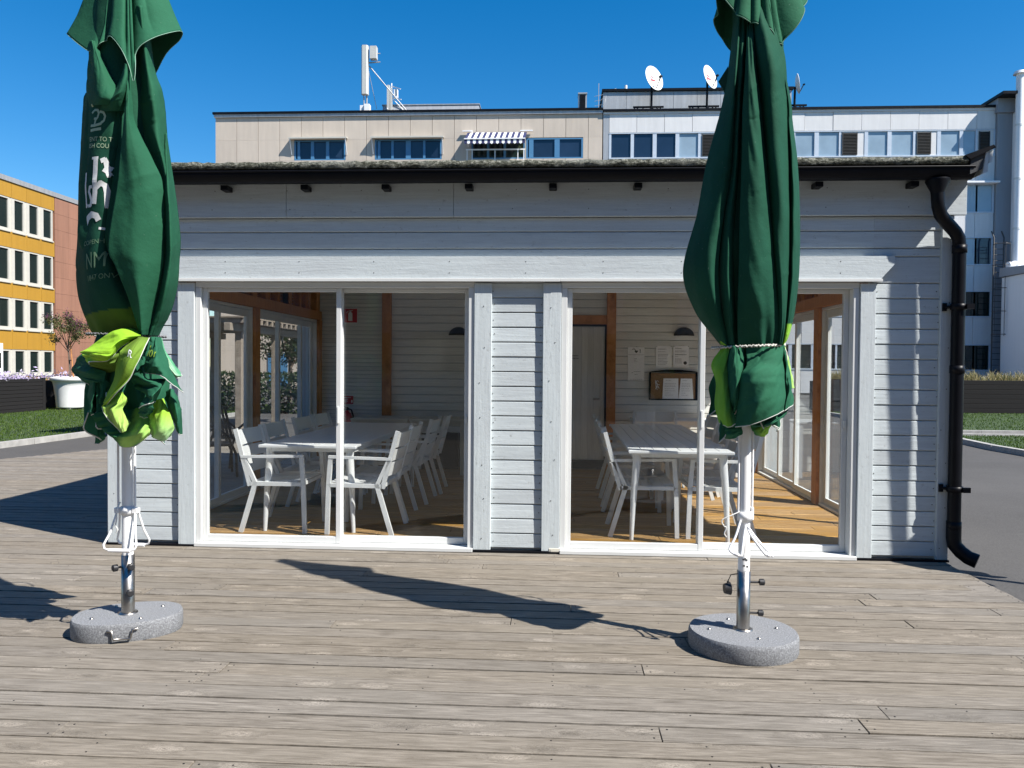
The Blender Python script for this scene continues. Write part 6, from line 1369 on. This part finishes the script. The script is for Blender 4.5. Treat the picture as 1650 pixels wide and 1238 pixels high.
mb = MB(); mb.box(24.6, 45, BY-5.40, BY-5.34, 3.9, 3.96)
x = 24.62
while x < 34: mb.box(x, x+.035, BY-5.39, BY-5.36, 2.8, 3.9); x += .13
mb.box(24.6,45,BY-5.40,BY-5.34,2.88,2.92); W(mb, 'balcony_rail', 'metal_dull', bs)
for x in (25.6, 28.8, 32.0):
    win(wb, x, x+1.7, 3.1, 5.3, BY-4.24, 'cream_frame', 'win_dark', [(x+.6,.1)]); win(wb, x, x+1.7, .3, 2.3, BY-4.24, 'cream_frame', 'win_dark', [(x+.6,.1)])

# ---- ochre and terracotta block on the left; its long side faces right
ob = empty('ochre_office', (-36, 29, 0), 'four storey block with ochre bands and white framed windows, on the left', 'building')
OX = -29.0
rowsz = [(8.45,10.25),(5.75,7.6),(3.25,4.95),(.80,2.2)]
mb = MB(); mb.box(OX-14, OX-.12, 10, 36.85, 0, 11.0); mb.build('wall', M['yellow'], ob, world=True)
zz = 11.05
for (a, b) in rowsz+[(0,0)]:
    y = 36.85
    mb = MB()
    if zz-b > .1:
        while y > 24: mb.box(OX-.1, OX, y-1.16+.006, y-.006, b, zz); y -= 1.165
    zz = a
    mb.build('ochre_band', M['yellow'], ob, world=True)
for ri, (a, b) in enumerate(rowsz):
    y = 36.72; k = 0
    while y > 26:
        y0, y1 = y-.90, y
        mb = MB(); fw = .11; d = OX-.12
        mb.box(d, OX-.02, y0-.13, y0+fw, a, b); mb.box(d, OX-.02, y1-fw, y1, a, b); mb.box(d, OX-.02, y0+fw, y1-fw, a, a+.16); mb.box(d, OX-.02, y0+fw, y1-fw, b-.09, b); mb.box(OX-.019, OX+.06, y0-.1, y1, a-.04, a+.02)
        fr = mb.build('window', M['cream_frame'], ob, world=True)
        mb = MB(); mb.box(d, OX-.08, y0+fw, y1-fw, a+.16, b-.09); mb.build('pane', M['win_dark'], fr, world=True)
        mb = MB(); mb.box(d, OX-.03, y0-.265, y0-.131, a, b); mb.build('window_pier', M['cream'], ob, world=True)
        y -= 1.165; k += 1
mb = MB(); mb.box(OX-14.1, OX+.06, 9.9, 36.86, 11.06, 11.32); mb.build('roof', M['metal_dull'], ob, world=True)
mb = MB(); mb.box(OX-.018, OX+.03, 31.2, 32.6, .1, 2.5); db = mb.build('door', M['white'], ob, world=True)
mb = MB(); mb.box(OX+.031, OX+.04, 32.0, 32.45, 1.2, 2.0); mb.build('door_pane', M['win_dark'], db, world=True)
tb = empty('terracotta_office', (-36, 46, 0), 'terracotta tiled end of the office block, partly behind the left parasol', 'building')
mb = MB(); mb.box(OX-14, OX-.05, 36.87, 55, 0, 11.0); mb.build('wall', M['terracotta'], tb, world=True)
mb = MB(); y = 36.88; wy = [(40.2,41.5)]
while y < 54:
    for z0 in [i*.92 for i in range(12)]:
        z1 = min(z0+.92, 11.05)
        mb.box(OX-.04+rnd(-.004,.004), OX+.01, y+.005, y+1.24, z0+.005, z1-.005)
    y += 1.245
mb.build('terracotta_tiles', M['terracotta'], tb, world=True)
for (a, b) in [(8.35,10.1),(5.75,7.45),(3.2,4.95),(.8,2.2)]:
    for y in (40.6, 45.6):
        mb = MB(); mb.box(OX-.03, OX+.05, y, y+2.2, a, a+.12); mb.box(OX-.03, OX+.05, y, y+2.2, b-.05, b); mb.box(OX-.03, OX+.05, y+.95, y+1.25, a+.12, b-.05); mb.box(OX-.03, OX+.05, y+2.1, y+2.2, a+.12, b-.05)
        fr = mb.build('window', M['cream_frame'], tb, world=True)
        mb = MB(); mb.box(OX-.03, OX+.03, y, y+.95, a+.12, b-.05); mb.box(OX-.03, OX+.03, y+1.25, y+2.1, a+.12, b-.05); mb.build('pane', M['win_dark'], fr, world=True)
mb = MB(); mb.box(OX-14.1, OX+.06, 36.87, 55.1, 11.06, 11.32); mb.build('roof', M['metal_dull'], tb, world=True)

# ---- planters, pot, tree, flowers, bollard lamp on the left lawn edge
t = empty('timber_planter', (-16.3, 12.5, 0), 'long dark stained timber planter with flowers, at the left edge', 'planter')
mb = MB(); z = .0
while z < 1.0: mb.box(-16.06, -16.0, 7.0, 17.05, z+.004, z+.108, b=.006); z += .112
z = .0
while z < 1.0: mb.box(-17.2, -16.061, 17.0, 17.05, z+.004, z+.108, b=.006); z += .112
mb.build('board_side', M['planter'], t, world=True)
mb = MB(); mb.box(-17.2, -16.065, 7.0, 16.99, .0, .95); mb.build('soil', M['bark'], t, world=True)
mb = MB(); mb.box(-16.09,-15.985,16.96,17.08,0,1.03,b=.006); mb.build('corner_post', M['planter'], t, world=True)
t = empty('timber_planter', (-16.6, 20.4, 0), 'dark stained timber planter standing behind the white pot', 'planter')
mb = MB(); z = .0
while z < .95: mb.box(-16.56, -16.5, 18.3, 26, z+.004, z+.108, b=.006); z += .112
mb.box(-17.6,-16.565,18.3,26,0,.9); mb.build('board_side', M['planter'], t, world=True)
def flowers(loc, boxx, n, label, mat, size):
    mb = MB(); pts = []
    for _ in range(n):
        x = rnd(boxx[0], boxx[1]); y = rnd(boxx[2], boxx[3]); pts.append((x, y, boxx[4]+abs(random.gauss(0, boxx[5]))))
    leaf_cloud(mb, pts, size); tag(mb.build('flower_bed', M[mat], loc=loc), label, 'flowers', kind='stuff')
flowers((-16.5, 12, .95), (-17.1,-16.0,11,17,.97,.10), 2600, 'lilac and white flowers along the top of the left planter', 'lavender', .06)
flowers((-17, 21, .9), (-17.5,-16.5,18.4,24,.92,.12), 1200, 'lilac and white flowers in the planter behind the white pot', 'lavender', .06)
t = empty('bollard_lamp', (-16.5, 15.6, .95), 'short grey bollard lamp among the planter flowers', 'bollard lamp')
mb = MB(); mb.lathe([(.0,0),(.10,0),(.10,.50),(.0,.50)], 20); mb.build('post', M['metal_dull'], t)
mb = MB()
for z in (.53,.58,.63,.68): mb.lathe([(.0,z),(.115,z),(.115,z+.022),(.0,z+.022)], 20)
mb.lathe([(.05,.5),(.05,.72)], 12); mb.lathe([(.0,.72),(.118,.72),(.11,.76),(.0,.77)], 20); mb.build('lamp_head', M['metal_dull'], t)
PXx, PYy = -15.62, 17.75
t = empty('plant_pot', (PXx, PYy, .0), 'big white tapered pot on the lawn beside the dark planter', 'pot')
mb = MB(); mb.lathe([(.0,.06),(.40,.06),(.405,.10),(.43,.40),(.475,.75),(.51,.90),(.56,.925),(.585,.95),(.585,1.03),(.57,1.045),(.525,1.045),(.515,.98),(.0,.98)], 40); mb.build('pot_body', M['pot'], t)
mb = MB()
for a in (0,1,2,3): mb.box(.30*math.cos(a*1.57+.5)-.07,.30*math.cos(a*1.57+.5)+.07,.30*math.sin(a*1.57+.5)-.07,.30*math.sin(a*1.57+.5)+.07,0,.059)
mb.build('foot', M['cream'], t)
t = empty('potted_tree', (PXx, PYy, .98), 'small lilac tree with purple blossom and a stake in the white pot', 'tree')
mb = MB(); mb.tube([(.0,0,0),(-.03,0,.6),(-.08,.0,1.05)], [.03,.026,.02], 8); br_ = []
for i in range(11):
    a = rnd(0, 6.28); z0 = rnd(.85, 1.15); r_ = rnd(.3,.62); zt_ = rnd(1.35, 2.05); p0 = (-.07,0,z0); p1 = (-.06+.5*r_*math.cos(a), .5*r_*math.sin(a), (z0+zt_)/2+.05); p2 = (-.05+r_*math.cos(a), r_*math.sin(a), zt_)
    mb.tube([p0, p1, p2], [.013,.009,.004], 6); br_.append((p0, p1, p2))
mb.build('trunk', M['bark'], t)
mb = MB(); mb.tube([(.14,-.05,0),(.02,-.02,1.15)], .018, 8); mb.build('stake', M['timber'], t)
mb = MB(); mb.tube([(-.03,-.03,.6),(.08,-.05,.6)], .02, 6); mb.build('tie', M['blackmat'], t)
mb = MB(); fl_ = MB()
for k in range(185):
    b = random.choice(br_); s_ = rnd(.35, 1.02); c = Vector(b[1]).lerp(Vector(b[2]), s_)+Vector((rnd(-.14,.14), rnd(-.14,.14), rnd(-.14,.12)))
    leaf_cloud(mb, [c+Vector((random.gauss(0,.055), random.gauss(0,.055), random.gauss(0,.05))) for _ in range(15)], .042)
    if c.x > .08 or c.z > 1.8:
        if random.random() < .55: leaf_cloud(fl_, [c+Vector((random.gauss(0,.022), random.gauss(0,.022), abs(random.gauss(0,.075))+.05)) for _ in range(22)], .03, elong=1.1)
mb.build('crown', M['leaf'], t); fl_.build('blossom', M['lilac'], t)
# ---- right planter with ornamental grass
t = empty('timber_planter', (20, 21.6, 0), 'dark stained timber planter behind the right lawn', 'planter')
mb = MB(); z = .0
while z < 1.05: mb.box(9.2, 36, 21.2, 21.26, z+.004, z+.158, b=.006); z += .162
mb.box(9.2, 36, 21.265, 22.4, 0, 1.05); mb.build('board_side', M['planter'], t, world=True)
mb = MB()
for _ in range(240):
    cx = rnd(9.4, 24); cy = rnd(21.4, 22.2); hh = rnd(.25,.55)
    for k in range(26):
        a = rnd(0, 6.28); l = rnd(.4,1.)*hh; sp = rnd(.05,.3)*hh*1.6; x = cx+rnd(-.12,.12); y = cy+rnd(-.12,.12); wv = .008
        ex = x+sp*math.cos(a); ey = y+sp*math.sin(a)
        mb.add([(x-wv,y,1.04),(x+wv,y,1.04),((x+ex)/2+wv,(y+ey)/2,1.04+l*.7),((x+ex)/2-wv,(y+ey)/2,1.04+l*.7)], [(0,1,2,3)]); mb.add([((x+ex)/2-wv,(y+ey)/2,1.04+l*.7),((x+ex)/2+wv,(y+ey)/2,1.04+l*.7),(ex,ey,1.04+l)], [(0,1,2)])
tag(mb.build('ornamental_grass', M['dry'], recalc=False, loc=(17, 21.8, 1.04)), 'dry ornamental grass growing in the right planter', 'grass', kind='stuff')
# ---- seen through the left side glass: pergola, hedge, two dark garden chairs
t = empty('pergola', (-7.4, 11.4, 0), 'grey timber pergola beyond the left glass doors', 'pergola')
for x in (-6.5, -9.0):
    for y in (9.3, 11.3, 13.6):
        if x < -8 and y < 13: continue
        mb = MB(); mb.box(x-.07, x+.07, y-.07, y+.07, -.05, 2.16, b=.01); mb.build('post', M['weathered'], t, world=True)
        if x > -8:
            mb = MB(); mb.obox((x,y+.05,1.75),(x,y+.45,2.16),.07,.07); mb.build('brace', M['weathered'], t, world=True)
mb = MB(); mb.box(-6.57,-6.43,8.7,14.2,2.162,2.32,b=.01); mb.box(-9.07,-8.93,12.5,14.2,2.162,2.32,b=.01); mb.build('beam', M['weathered'], t, world=True)
mb = MB(); y = 8.8
while y < 14.2: mb.box(-9.3,-6.2,y,y+.10,2.322,2.42); y += .30
mb.box(-9.3,-6.2,8.75,14.25,2.422,2.45); mb.build('pergola_roof', M['weathered'], t, world=True)
mb = MB(); pts = []
for _ in range(5200): pts.append((rnd(-13,-6.8), rnd(17.5,18.4), rnd(-.05,1.25)**1.0))
leaf_cloud(mb, pts, .10)
tag(mb.build('hedge', M['hedge'], loc=(-10, 18, 0)), 'clipped hedge beyond the left glass doors', 'hedge')
t = empty('garden_tree', (-9.6, 21, 0), 'green tree seen through the left glass doors behind the pergola', 'tree')
mb = MB(); mb.tube([(0,0,-.05),(.05,0,1.2),(0,.1,2.2)], [.10,.08,.04], 8)
for i in range(7): a = i*.9; mb.tube([(.03,0,1.3+.1*i),(.5*math.cos(a),.5*math.sin(a),2.1+.12*i)], [.035,.012], 6)
mb.build('trunk', M['bark'], t)
mb = MB()
for k in range(120):
    a = rnd(0,6.28); rr = rnd(.2,1.15); c = Vector((rr*math.cos(a), rr*math.sin(a), 2.4+rnd(-.8,.9)*(1.3-rr*.6))); leaf_cloud(mb, [c+Vector((random.gauss(0,.12),random.gauss(0,.12),random.gauss(0,.1))) for _ in range(26)], .09)
mb.build('crown', M['hedge'], t)
def garden_chair(loc, rz, label):
    t = empty('garden_chair', loc, label, 'garden chair', 'dark garden chairs on the deck beyond the left glass', rz)
    mb = MB(); mb.box(-.24,.24,-.22,.24,.41,.44,b=.01); mb.build('seat', M['black'], t)
    mb = MB()
    for i in range(6): x = -.2+.08*i; mb.obox((x,-.22,.44),(x,-.34,.88),.05,.012,(0,1,0))
    mb.obox((-.24,-.33,.87),(.24,-.33,.87),.03,.04); mb.build('backrest', M['black'], t)
    for s in (-1, 1):
        mb = MB(); mb.tube([(s*.26,.28,0),(s*.26,.27,.30),(s*.26,.16,.56),(s*.26,0,.66),(s*.26,-.16,.56),(s*.26,-.27,.30),(s*.26,-.30,0)], .018, 8); mb.build('arched_arm', M['black'], t)
garden_chair((-4.75, 5.0, 0), R(-30), 'dark garden chair with arched arms behind the left glass doors, the farther one')
garden_chair((-4.6, 3.9, 0), R(-60), 'dark garden chair with arched arms behind the left glass doors, the nearer one')

# ---- unseen block added behind the viewpoint to cut sky light and darken the reflections
t = empty('added_sky_blocker', (-2, -30, 0), 'added plain grey block behind the viewpoint, cutting sky light and darkening the pavilion glass', 'building')
mb = MB(); mb.box(-60, 50, -42, -22, 0, 15); mb.build('wall', M['shade_wall'], t, world=True)
for z in (1.2, 4.2, 7.2, 10.2, 12.9):
    mb = MB(); x = -58
    while x < 48: mb.box(x, x+2.2, -21.99, -21.9, z, z+1.5); x += 3.1
    mb.build('window_row', M['win_dark'], t, world=True)
mb = MB(); mb.box(-60.2, 50.2, -42.2, -21.8, 15.01, 15.3); mb.build('roof', M['black'], t, world=True)
